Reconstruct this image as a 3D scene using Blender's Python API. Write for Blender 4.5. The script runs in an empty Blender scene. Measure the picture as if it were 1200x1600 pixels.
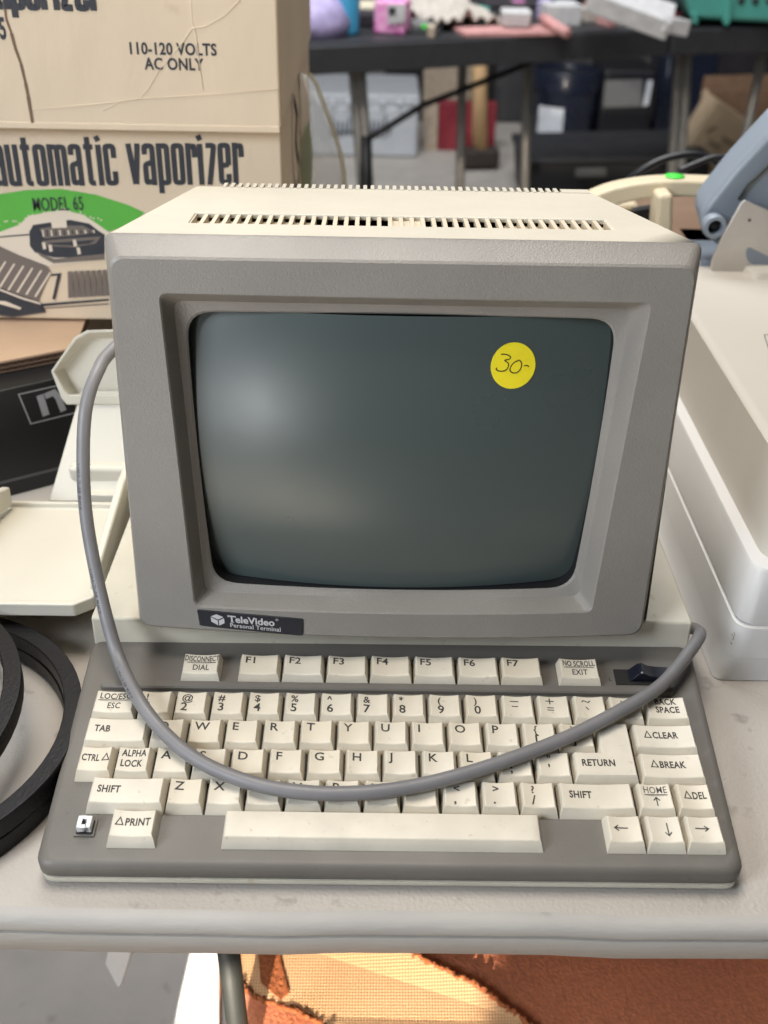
import bpy, bmesh, math, random
from mathutils import Vector, Matrix, Euler
random.seed(7)
sc = bpy.context.scene
COL = sc.collection
rad = math.radians

# ------------------------------------------------------------------ camera
FPX = 1750.0                                   # focal length in pixels of the 1200x1600 photograph
CAM = Vector((0.00778, -0.41049, 1.16696))
PITCH, YAW, ROLL = 0.55232, 0.012065, 0.020466
Fw = Vector((math.sin(YAW)*math.cos(PITCH), math.cos(YAW)*math.cos(PITCH), -math.sin(PITCH)))
R0 = Vector((math.cos(YAW), -math.sin(YAW), 0)); U0 = R0.cross(Fw)
Rt = R0*math.cos(ROLL)+U0*math.sin(ROLL); Up = -R0*math.sin(ROLL)+U0*math.cos(ROLL)
cam = bpy.data.cameras.new('camera'); camo = bpy.data.objects.new('camera', cam); COL.objects.link(camo)
cam.sensor_fit = 'VERTICAL'; cam.sensor_height = 36; cam.lens = FPX/1600*36
cam.clip_start = .02; cam.clip_end = 60
camo.matrix_world = Matrix(((Rt.x, Up.x, -Fw.x, CAM.x), (Rt.y, Up.y, -Fw.y, CAM.y), (Rt.z, Up.z, -Fw.z, CAM.z), (0, 0, 0, 1)))
cam.dof.use_dof = True; cam.dof.focus_distance = .58; cam.dof.aperture_fstop = 9.5
sc.camera = camo

# ------------------------------------------------------------------ world, lamps, exposure
w = bpy.data.worlds.new('World'); sc.world = w; w.use_nodes = True
bg = w.node_tree.nodes['Background']; bg.inputs[0].default_value = (1.0, .93, .85, 1); bg.inputs[1].default_value = .065

def lamp(name, kind, loc, target, energy, color, **kw):
    d = bpy.data.lights.new(name, kind); d.energy = energy; d.color = color
    for k, v in kw.items(): setattr(d, k, v)
    o = bpy.data.objects.new(name, d); COL.objects.link(o); o.location = loc
    o.rotation_euler = (Vector(target)-Vector(loc)).to_track_quat('-Z', 'Y').to_euler()
    return o
lamp('doorway_light', 'AREA', (-1.05, -.80, 1.62), (.05, .10, .86), 25, (.82, .90, 1.0), shape='RECTANGLE', size=.55, size_y=.65)
lamp('driveway_light', 'AREA', (-1.22, -2.40, .60), (0, .1, .88), 13, (.97, .98, 1.0), shape='RECTANGLE', size=.42, size_y=.5)
lamp('overhead_light', 'AREA', (-.25, .25, 2.6), (.05, .15, .8), 36, (1.0, .93, .84), shape='RECTANGLE', size=.9, size_y=.8)
lamp('rear_light', 'AREA', (-.2, 2.0, 3.0), (.5, 3.8, .2), 140, (.92, .95, 1.0), shape='RECTANGLE', size=2.0, size_y=2.0)
lamp('sunbeam', 'SPOT', (-.25, -1.15, .64), (-.025, .09, .455), 250, (1.0, .87, .72), spot_size=rad(10.8), spot_blend=.12, shadow_soft_size=.012)
lamp('sun_patch', 'SPOT', (-1.6, -2.3, 3.2), (-.75, -1.25, 0), 3800, (1.0, .93, .82), spot_size=rad(22), spot_blend=.3, shadow_soft_size=.02)
sc.view_settings.view_transform = 'Standard'; sc.view_settings.look = 'None'
sc.view_settings.exposure = -.10; sc.view_settings.gamma = 1; sc.view_settings.use_curve_mapping = False
sc.cycles.use_denoising = True
sc.cycles.max_bounces = 8

# ------------------------------------------------------------------ measuring helpers
def ray(px, py): return Fw + Rt*((px-600)/FPX) - Up*((py-800)/FPX)
def at(px, py, **k):
    d = ray(px, py); ax = 'xyz'.index(list(k)[0]); v = list(k.values())[0]
    return CAM + d*((v-CAM[ax])/d[ax])
def on_plane(px, py, p0, n):
    d = ray(px, py); return CAM + d*(((Vector(p0)-CAM).dot(n))/d.dot(n))

# ------------------------------------------------------------------ materials
M = {}
def mat(name, col, rough=.5, noise=0, nscale=40, bump=0, bscale=400, metallic=0, spec=.5, col2=None, dirt=None, trans=0, alpha=1, coat=0, sheen=0, stretch=None, detail=3):
    m = bpy.data.materials.new(name); m.use_nodes = True; nt = m.node_tree; b = nt.nodes['Principled BSDF']
    b.inputs['Base Color'].default_value = (*col, 1); b.inputs['Roughness'].default_value = rough
    b.inputs['Metallic'].default_value = metallic; b.inputs['Specular IOR Level'].default_value = spec
    b.inputs['Alpha'].default_value = alpha; b.inputs['Transmission Weight'].default_value = trans
    b.inputs['Coat Weight'].default_value = coat; b.inputs['Sheen Weight'].default_value = sheen
    tc = nt.nodes.new('ShaderNodeTexCoord'); src = tc.outputs['Object']
    if stretch:
        mp = nt.nodes.new('ShaderNodeMapping'); mp.inputs['Scale'].default_value = stretch
        nt.links.new(src, mp.inputs['Vector']); src = mp.outputs['Vector']
    out = None
    if noise:
        n = nt.nodes.new('ShaderNodeTexNoise'); n.inputs['Scale'].default_value = nscale; n.inputs['Detail'].default_value = 6
        nt.links.new(src, n.inputs['Vector'])
        r = nt.nodes.new('ShaderNodeValToRGB'); r.color_ramp.elements[0].position = .3; r.color_ramp.elements[1].position = .7
        c2 = col2 if col2 else tuple(c*(1-noise) for c in col)
        r.color_ramp.elements[0].color = (*c2, 1); r.color_ramp.elements[1].color = (*col, 1)
        nt.links.new(n.outputs['Fac'], r.inputs['Fac']); out = r.outputs['Color']
        nr = nt.nodes.new('ShaderNodeMapRange'); nr.inputs['To Min'].default_value = min(1, rough+.12); nr.inputs['To Max'].default_value = max(0, rough-.06)
        nt.links.new(n.outputs['Fac'], nr.inputs['Value']); nt.links.new(nr.outputs['Result'], b.inputs['Roughness'])
    if dirt:                                     # specks: (scale, threshold, colour)
        n2 = nt.nodes.new('ShaderNodeTexNoise'); n2.inputs['Scale'].default_value = dirt[0]; n2.inputs['Detail'].default_value = 4
        nt.links.new(tc.outputs['Object'], n2.inputs['Vector'])
        r2 = nt.nodes.new('ShaderNodeMapRange'); r2.inputs['From Min'].default_value = dirt[1]; r2.inputs['From Max'].default_value = dirt[1]+.09
        r2.inputs['To Max'].default_value = dirt[3] if len(dirt) > 3 else .7
        nt.links.new(n2.outputs['Fac'], r2.inputs['Value'])
        mx = nt.nodes.new('ShaderNodeMix'); mx.data_type = 'RGBA'
        nt.links.new(r2.outputs['Result'], mx.inputs['Factor'])
        if out: nt.links.new(out, mx.inputs['A'])
        else: mx.inputs['A'].default_value = (*col, 1)
        mx.inputs['B'].default_value = (*dirt[2], 1); out = mx.outputs['Result']
    if out: nt.links.new(out, b.inputs['Base Color'])
    if bump:
        n3 = nt.nodes.new('ShaderNodeTexNoise'); n3.inputs['Scale'].default_value = bscale; n3.inputs['Detail'].default_value = detail
        nt.links.new(src, n3.inputs['Vector'])
        bp = nt.nodes.new('ShaderNodeBump'); bp.inputs['Strength'].default_value = 1; bp.inputs['Distance'].default_value = bump
        nt.links.new(n3.outputs['Fac'], bp.inputs['Height']); nt.links.new(bp.outputs['Normal'], b.inputs['Normal'])
    M[name] = m; return m

mat('bezel_grey', (.240, .222, .198), .40, .13, 16, .0002, 1050, dirt=(700, .70, (.42, .40, .36), .5))
mat('case_grey', (.135, .124, .108), .46, .18, 26, .0001, 1300, dirt=(420, .68, (.07, .06, .05), .7))
mat('aged_cream', (.56, .52, .43), .5, .10, 26, .00012, 900, dirt=(130, .70, (.42, .34, .22), .5))
mat('base_cream', (.63, .585, .475), .45, .14, 20, .00012, 900, dirt=(110, .66, (.45, .35, .20), .7))
mat('vent_cream', (.62, .54, .41), .55, .15, 60)
mat('vent_inside', (.55, .47, .35), .8, .5, 30)
mat('key_cream', (.65, .60, .50), .36, .13, 70, .00006, 1500, dirt=(230, .66, (.36, .29, .19), .6))
mat('legend_black', (.03, .028, .026), .6)
mat('well_black', (.012, .011, .010), .8)
mat('plate_black', (.008, .010, .018), .35)
mat('plate_silver', (.55, .55, .56), .4, metallic=.3)
mat('switch_black', (.006, .008, .016), .32)
mat('nub_white', (.72, .73, .72), .4)
mat('cable_grey', (.185, .180, .184), .42, .12, 60, .00004, 900)
mat('cable_print', (.05, .05, .055), .6)
mat('sticker_yellow', (.90, .74, .015), .6, .06, 220, .00004, 1500)
mat('ink_black', (.025, .02, .015), .5)
mat('gap_black', (.006, .006, .007), .6)
mat('table_grey', (.43, .39, .345), .55, .16, 10, .0004, 520, dirt=(70, .63, (.20, .175, .155), .6), stretch=(1, 1, 1))
mat('table_edge', (.40, .38, .35), .62, .14, 30, .0004, 220, dirt=(60, .68, (.22, .21, .20), .6), stretch=(.45, 1, 1.6))
mat('carton_cream', (.69, .555, .40), .75, .10, 6, .0009, 26, stretch=(2.2, 1, .8), dirt=(40, .70, (.50, .38, .26), .5))
mat('carton_brown', (.52, .36, .24), .8, .12, 14, .0005, 60)
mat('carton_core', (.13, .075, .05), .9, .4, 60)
mat('carton_dark', (.20, .125, .08), .85, .2, 20)
mat('print_navy', (.018, .021, .03), .6, .5, 70, col2=(.035, .036, .042))
mat('print_green', (.10, .42, .05), .65, .12, 20)
mat('print_grey', (.16, .13, .11), .7)
mat('print_pale', (.70, .60, .48), .75)
mat('crease_pale', (.70, .575, .425), .8)
mat('gloss_black', (.013, .013, .014), .35, .3, 20)
mat('logo_silver', (.34, .34, .35), .4)
mat('logo_dim', (.10, .10, .105), .45)
mat('tray_cream', (.63, .595, .505), .36, .06, 16, .00005, 700, dirt=(170, .70, (.55, .50, .42), .6))
mat('rubber_black', (.006, .006, .008), .42, .5, 120, .0003, 500, spec=.35, dirt=(420, .70, (.05, .05, .05), .5))
mat('machine_beige', (.51, .475, .415), .42, .05, 12, .00008, 900, dirt=(200, .74, (.4, .35, .28), .5))
mat('machine_white', (.57, .56, .54), .40, .05, 12, .00006, 900, dirt=(240, .76, (.4, .37, .33), .5))
mat('handle_beige', (.62, .53, .37), .45, .06, 20)
mat('sticker_green', (.06, .75, .06), .6)
mat('blue_grey_enamel', (.22, .255, .30), .35, .08, 30)
mat('steel_plate', (.60, .56, .52), .35, .2, 24, metallic=.5)
mat('velvet_rust', (.56, .17, .065), .85, .28, 260, .0016, 420, sheen=.4)
mat('backing_weave', (.72, .42, .19), .85)
mat('fringe_rust', (.42, .12, .035), .9, .4, 300, .002, 300)
mat('white_plastic', (.62, .61, .585), .45, .06, 60, dirt=(120, .68, (.45, .43, .40), .6))
mat('pipe_grey', (.030, .034, .030), .5, .2, 60)
mat('concrete', (.48, .44, .39), .75, .22, 9, .0006, 120, dirt=(30, .62, (.28, .25, .22), .6))
mat('rear_wall', (.09, .085, .08), .9, .3, 3)
mat('bench_black', (.026, .027, .030), .5, .3, 30)
mat('steel_grey', (.38, .36, .33), .4, .15, 40, metallic=.4)
mat('tub_grey', (.48, .50, .52), .4, .12, 14)
mat('tub_print', (.10, .11, .13), .6)
mat('book_red', (.22, .012, .025), .55, .2, 30)
mat('page_cream', (.45, .36, .27), .8, .3, 50)
mat('wood_handle', (.66, .43, .22), .5, .18, 40, stretch=(1, 1, .1))
mat('mallet_head', (.045, .032, .026), .7, .4, 40)
mat('navy_plastic', (.014, .019, .036), .25, .3, 20)
mat('black_plastic', (.010, .011, .014), .4, .3, 20)
mat('trunk_grey', (.035, .036, .040), .55, .3, 14)
mat('label_white', (.66, .69, .73), .6, .1, 50)
mat('label_grey', (.16, .16, .155), .6, .1, 40)
mat('bottle_blue', (.05, .30, .50), .35, .2, 40)
mat('box_magenta', (.62, .05, .38), .5, .5, 60, col2=(.75, .45, .60))
mat('orange_red', (.78, .16, .03), .5, .3, 60)
mat('cloth_white', (.48, .43, .37), .85, .25, 30)
mat('paper_white', (.54, .53, .52), .7, .25, 40)
mat('paper_pink', (.55, .28, .26), .7, .25, 40)
mat('lavender', (.40, .34, .55), .6, .4, 40)
mat('teal_plastic', (.06, .27, .22), .45, .15, 20)
mat('cream_small', (.60, .54, .40), .6)
mat('dark_cloth', (.03, .025, .03), .9, .5, 20)
mat('card_bare', (.60, .45, .29), .8, .2, 20)
mat('card_print', (.30, .23, .14), .8)
mat('card_deep', (.24, .14, .08), .85, .25, 20)
mat('bag_clear', (.72, .71, .68), .18, alpha=.42)
mat('bag_seam', (.52, .45, .27), .5, .2, 40, alpha=.75)
mat('bag_green', (.16, .27, .09), .6, .3, 40)
# woven backing: fine grid bump and colour
def vary():      # every key has aged a little differently
    m = M['key_cream']; nt = m.node_tree; b = nt.nodes['Principled BSDF']; src = b.inputs['Base Color'].links[0].from_socket
    oi = nt.nodes.new('ShaderNodeObjectInfo'); mr = nt.nodes.new('ShaderNodeMapRange'); mr.inputs['To Max'].default_value = .5
    nt.links.new(oi.outputs['Random'], mr.inputs['Value'])
    mx = nt.nodes.new('ShaderNodeMix'); mx.data_type = 'RGBA'; mx.inputs['B'].default_value = (.60, .52, .39, 1)
    nt.links.new(mr.outputs['Result'], mx.inputs['Factor']); nt.links.new(src, mx.inputs['A']); nt.links.new(mx.outputs['Result'], b.inputs['Base Color'])
vary()
def weave():
    m = M['backing_weave']; nt = m.node_tree; b = nt.nodes['Principled BSDF']
    tc = nt.nodes.new('ShaderNodeTexCoord'); hs = []
    for ax in ('X', 'Y'):
        wv = nt.nodes.new('ShaderNodeTexWave'); wv.bands_direction = ax; wv.inputs['Scale'].default_value = 150; wv.inputs['Distortion'].default_value = .6
        wv.inputs['Detail'].default_value = 2
        nt.links.new(tc.outputs['Object'], wv.inputs['Vector']); hs.append(wv)
    mul = nt.nodes.new('ShaderNodeMath'); mul.operation = 'MULTIPLY'
    nt.links.new(hs[0].outputs['Fac'], mul.inputs[0]); nt.links.new(hs[1].outputs['Fac'], mul.inputs[1])
    r = nt.nodes.new('ShaderNodeValToRGB'); r.color_ramp.elements[0].color = (.60, .34, .16, 1); r.color_ramp.elements[1].color = (.72, .44, .23, 1)
    r.color_ramp.elements[1].position = .5
    nt.links.new(mul.outputs[0], r.inputs['Fac']); nt.links.new(r.outputs['Color'], b.inputs['Base Color'])
    bp = nt.nodes.new('ShaderNodeBump'); bp.inputs['Distance'].default_value = .0004
    nt.links.new(mul.outputs[0], bp.inputs['Height']); nt.links.new(bp.outputs['Normal'], b.inputs['Normal'])
weave()
# picture tube: dark grey-green phosphor under faintly etched glass
mat('tube_glass', (.062, .080, .076), .27, .05, 14, spec=.66, dirt=(1300, .76, (.28, .30, .30), .5))
M['tube_glass'].node_tree.nodes['Principled BSDF'].inputs['IOR'].default_value = 1.52

# ------------------------------------------------------------------ mesh helpers
class MB:
    def __init__(s): s.v = []; s.f = []; s.m = []; s.sm = []
    def add(s, vs, fs, mi=0, smooth=False):
        o = len(s.v); s.v += [Vector(p) for p in vs]
        for f in fs: s.f.append([i+o for i in f]); s.m.append(mi); s.sm.append(smooth)
    def box(s, c, d, rot=None, mi=0, taper=1.0):
        c = Vector(c); x, y, z = [k/2 for k in d]; R = rot if rot is not None else Matrix.Identity(3)
        vs = []
        for sz, t in ((-1, 1.0), (1, taper)):
            for sx, sy in ((-1, -1), (1, -1), (1, 1), (-1, 1)): vs.append(c + R @ Vector((sx*x*t, sy*y*t, sz*z)))
        s.add(vs, [(3, 2, 1, 0), (4, 5, 6, 7), (0, 1, 5, 4), (1, 2, 6, 5), (2, 3, 7, 6), (3, 0, 4, 7)], mi)
    def rings(s, rs, closed=True, cap0=False, cap1=False, mi=0, smooth=False):
        n = len(rs[0]); vs = [p for r in rs for p in r]; fs = []
        for k in range(len(rs)-1):
            for i in range(n if closed else n-1):
                j = (i+1) % n; fs.append((k*n+i, k*n+j, (k+1)*n+j, (k+1)*n+i))
        if cap0: fs.append(tuple(range(n))[::-1])
        if cap1: fs.append(tuple((len(rs)-1)*n+i for i in range(n)))
        s.add(vs, fs, mi, smooth)
    def prism(s, poly, d, mi=0):
        """flat polygon of 3-D points extruded by the vector d"""
        d = Vector(d); a = [Vector(p) for p in poly]; b = [p+d for p in a]
        s.rings([a, b], True, True, True, mi)
    def tube(s, path, r, n=10, mi=0, cap=True, section=None):
        P = [Vector(p) for p in path]; rs = []; prev = None
        for i, p in enumerate(P):
            t = (P[min(i+1, len(P)-1)]-P[max(i-1, 0)]).normalized()
            if prev is None:
                a = Vector((0, 0, 1)) if abs(t.z) < .9 else Vector((1, 0, 0)); u = (a-t*a.dot(t)).normalized()
            else: u = (prev-t*prev.dot(t)).normalized()
            prev = u; v = t.cross(u)
            if section: rs.append([p+u*a+v*b for a, b in section])
            else:
                rr = r[i] if isinstance(r, (list, tuple)) else r
                rs.append([p+u*math.cos(2*math.pi*k/n)*rr+v*math.sin(2*math.pi*k/n)*rr for k in range(n)])
        s.rings(rs, True, cap, cap, mi, section is None)
    def lathe(s, c, prof, n=28, mi=0, ax=None):
        c = Vector(c); R = ax if ax is not None else Matrix.Identity(3); rs = []
        for r, z in prof: rs.append([c+R @ Vector((math.cos(2*math.pi*k/n)*r, math.sin(2*math.pi*k/n)*r, z)) for k in range(n)])
        s.rings(rs, True, True, True, mi, True)
    def build(s, name, mats, parent=None, bevel=0, seg=2, smooth=None, angle=35):
        me = bpy.data.meshes.new(name); off = Vector(root_loc(parent)) if parent else Vector((0, 0, 0))
        me.from_pydata([tuple(p-off) for p in s.v], [], s.f)
        for k in (mats if isinstance(mats, (list, tuple)) else [mats]): me.materials.append(M[k])
        for p, mi, sm in zip(me.polygons, s.m, s.sm): p.material_index = mi; p.use_smooth = sm
        bm = bmesh.new(); bm.from_mesh(me); bmesh.ops.remove_doubles(bm, verts=bm.verts, dist=1e-6); bmesh.ops.recalc_face_normals(bm, faces=bm.faces)
        bm.to_mesh(me); bm.free()
        o = bpy.data.objects.new(name, me); COL.objects.link(o)
        if parent: o.parent = parent
        if bevel:
            b = o.modifiers.new('bevel', 'BEVEL'); b.width = bevel; b.segments = seg; b.limit_method = 'ANGLE'; b.angle_limit = rad(angle)
            b.use_clamp_overlap = True; b.harden_normals = True
            for p in me.polygons: p.use_smooth = True
        elif smooth is True:
            for p in me.polygons: p.use_smooth = True
        if smooth == 'auto':
            me.set_sharp_from_angle(angle=rad(angle))
            for p in me.polygons: p.use_smooth = True
        return o
def root_loc(o):
    p = Vector((0, 0, 0))
    while o: p += o.location; o = o.parent
    return p
def thing(name, label, cat, loc=(0, 0, 0), group=None):
    o = bpy.data.objects.new(name, None); COL.objects.link(o); o.location = loc; o.empty_display_size = .05
    return tag(o, label, cat, group)
def tag(o, label=None, cat=None, group=None, kind=None):
    if label: o['label'] = label
    if cat: o['category'] = cat
    if group: o['group'] = group
    if kind: o['kind'] = kind
    return o
def catmull(pts, n=8):
    P = [Vector(p) for p in pts]; P = [2*P[0]-P[1]]+P+[2*P[-1]-P[-2]]; out = []
    for i in range(1, len(P)-2):
        for k in range(n):
            t = k/n; a, b, c, d = P[i-1:i+3]
            out.append(.5*((2*b)+(c-a)*t+(2*a-5*b+4*c-d)*t*t+(3*b-a-3*c+d)*t**3))
    return out+[P[-2]]
def quad_round(c, r, ns=10, nc=6, bow=(0, 0, 0, 0)):
    """closed ring of 2-D points: quad c (TL,TR,BR,BL) with rounded corners and bowed sides (top,right,bottom,left)"""
    c = [Vector(p) for p in c]; out = []
    for i in range(4):
        p, a, b = c[i], c[i-1], c[(i+1) % 4]
        s0 = p+(a-p).normalized()*r; s1 = p+(b-p).normalized()*r
        for k in range(nc+1):
            t = k/nc; out.append((s0*(1-t)**2+p*2*t*(1-t)*.92+(s0+s1)*.08*t*(1-t)+s1*t*t, i, 0))
        e = b+(p-b).normalized()*r; nrm = Vector((-(b-p).y, (b-p).x)).normalized()
        for k in range(1, ns):
            t = k/ns; out.append((s1*(1-t)+e*t+nrm*bow[i]*4*t*(1-t), i, 1))
    return [p for p, _, _ in out]

# lettering -------------------------------------------------------------
_tx = {}
def letters(s, size, sx=1.0, bold=0.0, space=1.0):
    key = (s, round(size, 6), sx, bold, space)
    if key in _tx: return _tx[key]
    cu = bpy.data.curves.new('t', 'FONT'); cu.body = s; cu.size = size; cu.offset = bold; cu.space_character = space; cu.resolution_u = 3
    o = bpy.data.objects.new('t', cu); COL.objects.link(o); bpy.context.view_layer.update()
    me = o.evaluated_get(bpy.context.evaluated_depsgraph_get()).to_mesh()
    vs = [(v.co.x*sx, v.co.y) for v in me.vertices]; fs = [tuple(p.vertices) for p in me.polygons]
    bpy.data.objects.remove(o); bpy.data.curves.remove(cu)
    wd = max((v[0] for v in vs), default=0)
    _tx[key] = (vs, fs, wd); return _tx[key]
def put_text(mb, s, size, place, x=0, y=0, align='l', sx=1.0, bold=0.0, space=1.0, mi=0, shear=0, slope=0):
    if 'M' in s: bold = min(bold, .00002)
    vs, fs, wd = letters(s, size, sx, bold, space); dx = x-(wd/2 if align == 'c' else wd if align == 'r' else 0)
    mb.add([place(vx+dx+shear*vy, vy+y+slope*vx) for vx, vy in vs], fs, mi)
def stroke(mb, pts, t, place, mi=0, closed=False):
    """flat mitred ribbon through 2-D points"""
    P = [Vector(p) for p in pts]; n = len(P); L = []; Rr = []
    for i in range(n):
        a = P[i-1] if (i > 0 or closed) else None; b = P[(i+1) % n] if (i < n-1 or closed) else None
        d0 = (P[i]-a).normalized() if a is not None else None; d1 = (b-P[i]).normalized() if b is not None else None
        if d0 is None: d0 = d1
        if d1 is None: d1 = d0
        n0 = Vector((-d0.y, d0.x)); n1 = Vector((-d1.y, d1.x)); m = n0+n1
        m = n0 if m.length < 1e-6 else m.normalized(); k = t/2/max(.45, m.dot(n0))
        L.append(P[i]+m*k); Rr.append(P[i]-m*k)
    vs = [place(p.x, p.y) for p in L]+[place(p.x, p.y) for p in Rr]
    fs = [(i, (i+1) % n, n+(i+1) % n, n+i) for i in range(n if closed else n-1)]
    mb.add(vs, fs, mi)
def smooth2(pts, n=5):
    return [Vector((p.x, p.y)) for p in catmull([(a, b, 0) for a, b in pts], n)]

# ================================================================== SETTING
def plane_obj(name, pts, m, kind='structure'):
    mb = MB(); mb.add(pts, [tuple(range(len(pts)))]); return tag(mb.build(name, m), kind=kind)
plane_obj('floor', [(-6, -3, 0), (6, -3, 0), (6, 6, 0), (-6, 6, 0)], 'concrete')
mb = MB(); mb.box((0, 6.1, 1.3), (12, .2, 2.6)); tag(mb.build('rear_wall', 'rear_wall'), kind='structure')

# ================================================================== TABLE
TZ = .740
t = thing('folding_table', 'grey moulded plastic folding table carrying the old computer terminal', 'table', (0, .3, 0))
mb = MB(); YF = -.0735
prof = [(.70, TZ-.040), (.72, TZ), (-.0680, TZ), (-.0715, TZ-.0006), (-.0740, TZ-.0022), (-.0752, TZ-.0050), (-.0746, TZ-.0088), (-.0738, TZ-.0098), (-.0706, TZ-.0106), (-.0706, TZ-.0120), (-.0732, TZ-.0126), (-.0736, TZ-.0150), (-.0675, TZ-.0315), (-.0655, TZ-.0325), (-.055, TZ-.0325), (-.045, TZ-.028), (.66, TZ-.028)]
N = 60; xs = [-.95+1.9*i/N for i in range(N+1)]
rs = [[Vector((x, y + (.0006*math.sin(x*31)+.0004*math.sin(x*77+1) if y < -.05 else 0), z+(.0005*math.sin(x*23+z*90) if z < TZ-.03 and y < -.05 else 0))) for y, z in prof] for x in xs]
mb.rings(rs, True, True, True)
for i, f in enumerate(mb.f):
    if all(mb.v[k].y < -.0665 for k in f) and len(f) == 4: mb.m[i] = 1
top = mb.build('tabletop', ['table_grey', 'table_edge'], t, smooth='auto', angle=50)
for x in (at(357, 1500, y=.03).x, .80):
    mb = MB(); mb.tube([(x, .02, TZ-.03), (x+.001, .05, .35), (x+.004, .10, .012)], .0072, 14); mb.build('leg', 'pipe_grey', t)
for x in (-.09, .80):
    mb = MB(); mb.tube([(x, .62, TZ-.03), (x, .60, .012)], .0125, 12); mb.build('leg', 'pipe_grey', t)

# ================================================================== TERMINAL
KS = rad(6.5); KZ = .768
def kp(x, v, wv=0.0): return Vector((x, v*math.cos(KS)-wv*math.sin(KS), KZ+v*math.sin(KS)+wv*math.cos(KS)))
term = thing('computer_terminal', 'vintage grey and cream computer terminal with built-in keyboard and yellow price sticker', 'computer terminal', (.019, .1, TZ))
def kring(inset, wv, r, dz=0, front=0):
    c = [(-.1490+inset, .0905), (.1895-inset, .0905), (.1835-inset, -.0575+inset+front), (-.1462+inset, -.0575+inset+front)]
    return [kp(p.x, p.y, wv) for p in quad_round(c, r, 8, 6)]
# keyboard deck, with a rounded lip and a paler tray under it
def tray_ring(inset, z, r):
    c = [(-.1490+inset, .0905), (.1895-inset, .0905), (.1835-inset, -.0575+inset), (-.1462+inset, -.0575+inset)]
    return [Vector((p.x, p.y, z)) for p in quad_round(c, r, 8, 6)]
mb = MB(); H = -.0065
mb.rings([kring(.0012, H-.0105, .0075), kring(0, H-.0085, .008), kring(0, H-.0030, .008), kring(.0008, H-.0012, .0085), kring(.0022, H-.0002, .009), kring(.0040, H, .009)], True, True, True, 0, True)
deck = mb.build('keyboard_deck', 'case_grey', term, smooth='auto', angle=40)
mb = MB(); mb.rings([tray_ring(.0015, TZ+.0035, .007), kring(.0004, H-.0120, .008), kring(.0004, H-.0106, .008)], True, True, True, 0, True)
mb.build('bottom_tray', 'base_cream', term, smooth='auto', angle=40)
# raised bar between the function keys and the number row
mb = MB(); bar = [(-.1372, .0512), (.1715, .0512), (.1715, .0565), (-.1372, .0565)]
mb.rings([[kp(p.x, p.y, H-.001) for p in quad_round(bar, .002, 4, 4)], [kp(p.x, p.y, H+.0022) for p in quad_round(bar, .002, 4, 4)],
          [kp(p.x*.9985+.00003, .0538+(p.y-.0538)*.72, H+.0030) for p in quad_round(bar, .0018, 4, 4)]], True, False, True, 0, True)
mb.build('deck_ridge', 'case_grey', term, smooth='auto', angle=40)
U = .01905
# ---- keys
ROWV = {'n': 2*U, 'q': U, 'a': 0.0, 'z': -U, 's': -2*U, 'f': .0662}
def colx(c): return (c-5.5)*U
ARC = {'tri': [(0, 0), (.0027, 0), (.00135, .0040)]}
def key(x, row, wu, legend, name='key', label=None, hu=1.0, dish=.0009, dip=0.0):
    v = ROWV[row]; W = wu*U; tw = (W-.0048)/2; bw = (W-.0009)/2; bd = .00905; td = .0067
    if row == 'f': bd *= .96; td *= .97
    cx, cv = x, v
    jr = random.uniform(-.00018, .00018); jz = random.uniform(-.00018, .0002); jt = random.uniform(-.006, .006)
    def P(a, b, wv): return kp(cx+a+jr, cv+b, wv+jz+jt*a)
    nx = max(6, int(wu*6))
    def dz(a): return -dish*(1-(a/tw)**2) if wu < 3 else 0.0
    mb = MB()
    def loop(hx, y0, y1, f):     # ring with nx segments along front and back
        pts = [(-hx+2*hx*i/nx, y0) for i in range(nx+1)]+[(hx-2*hx*i/nx, y1) for i in range(nx+1)]
        return [P(a, b, f(a)) for a, b in pts]
    e = .00075
    r0 = loop(bw, -bd-.0009, bd-.0004, lambda a: H-.0012)
    r0b = loop(bw-.00005, -bd-.0008, bd-.0006, lambda a: H+.0008)
    r1 = loop(tw+e, -td-e, td+e, lambda a: dz(max(-tw, min(tw, a)))-e*1.1)
    r2 = loop(tw, -td, td, lambda a: dz(a))
    mb.rings([r0, r0b, r1, r2], True, False, False, 0, False)
    rows = 1; vs = []; fs = []
    for b in (-td, td):
        for i in range(nx+1): a = -tw+2*tw*i/nx; vs.append(P(a, b, dz(a)))
    for i in range(nx): fs.append((i, i+1, nx+1+i+1, nx+1+i))
    mb.add(vs, fs, 0)
    pl = lambda a, b: P(a, b, dz(max(-tw, min(tw, a)))+.00006)
    Lx = -tw; Ty = td
    for it in legend: draw_legend(it, mb, pl, tw, td)
    o = mb.build(name, ['key_cream', 'legend_black'], term, smooth='auto', angle=50); wn_ = o.modifiers.new('normals', 'WEIGHTED_NORMAL'); wn_.keep_sharp = True
    if label: o['label'] = label
    return o
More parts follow.
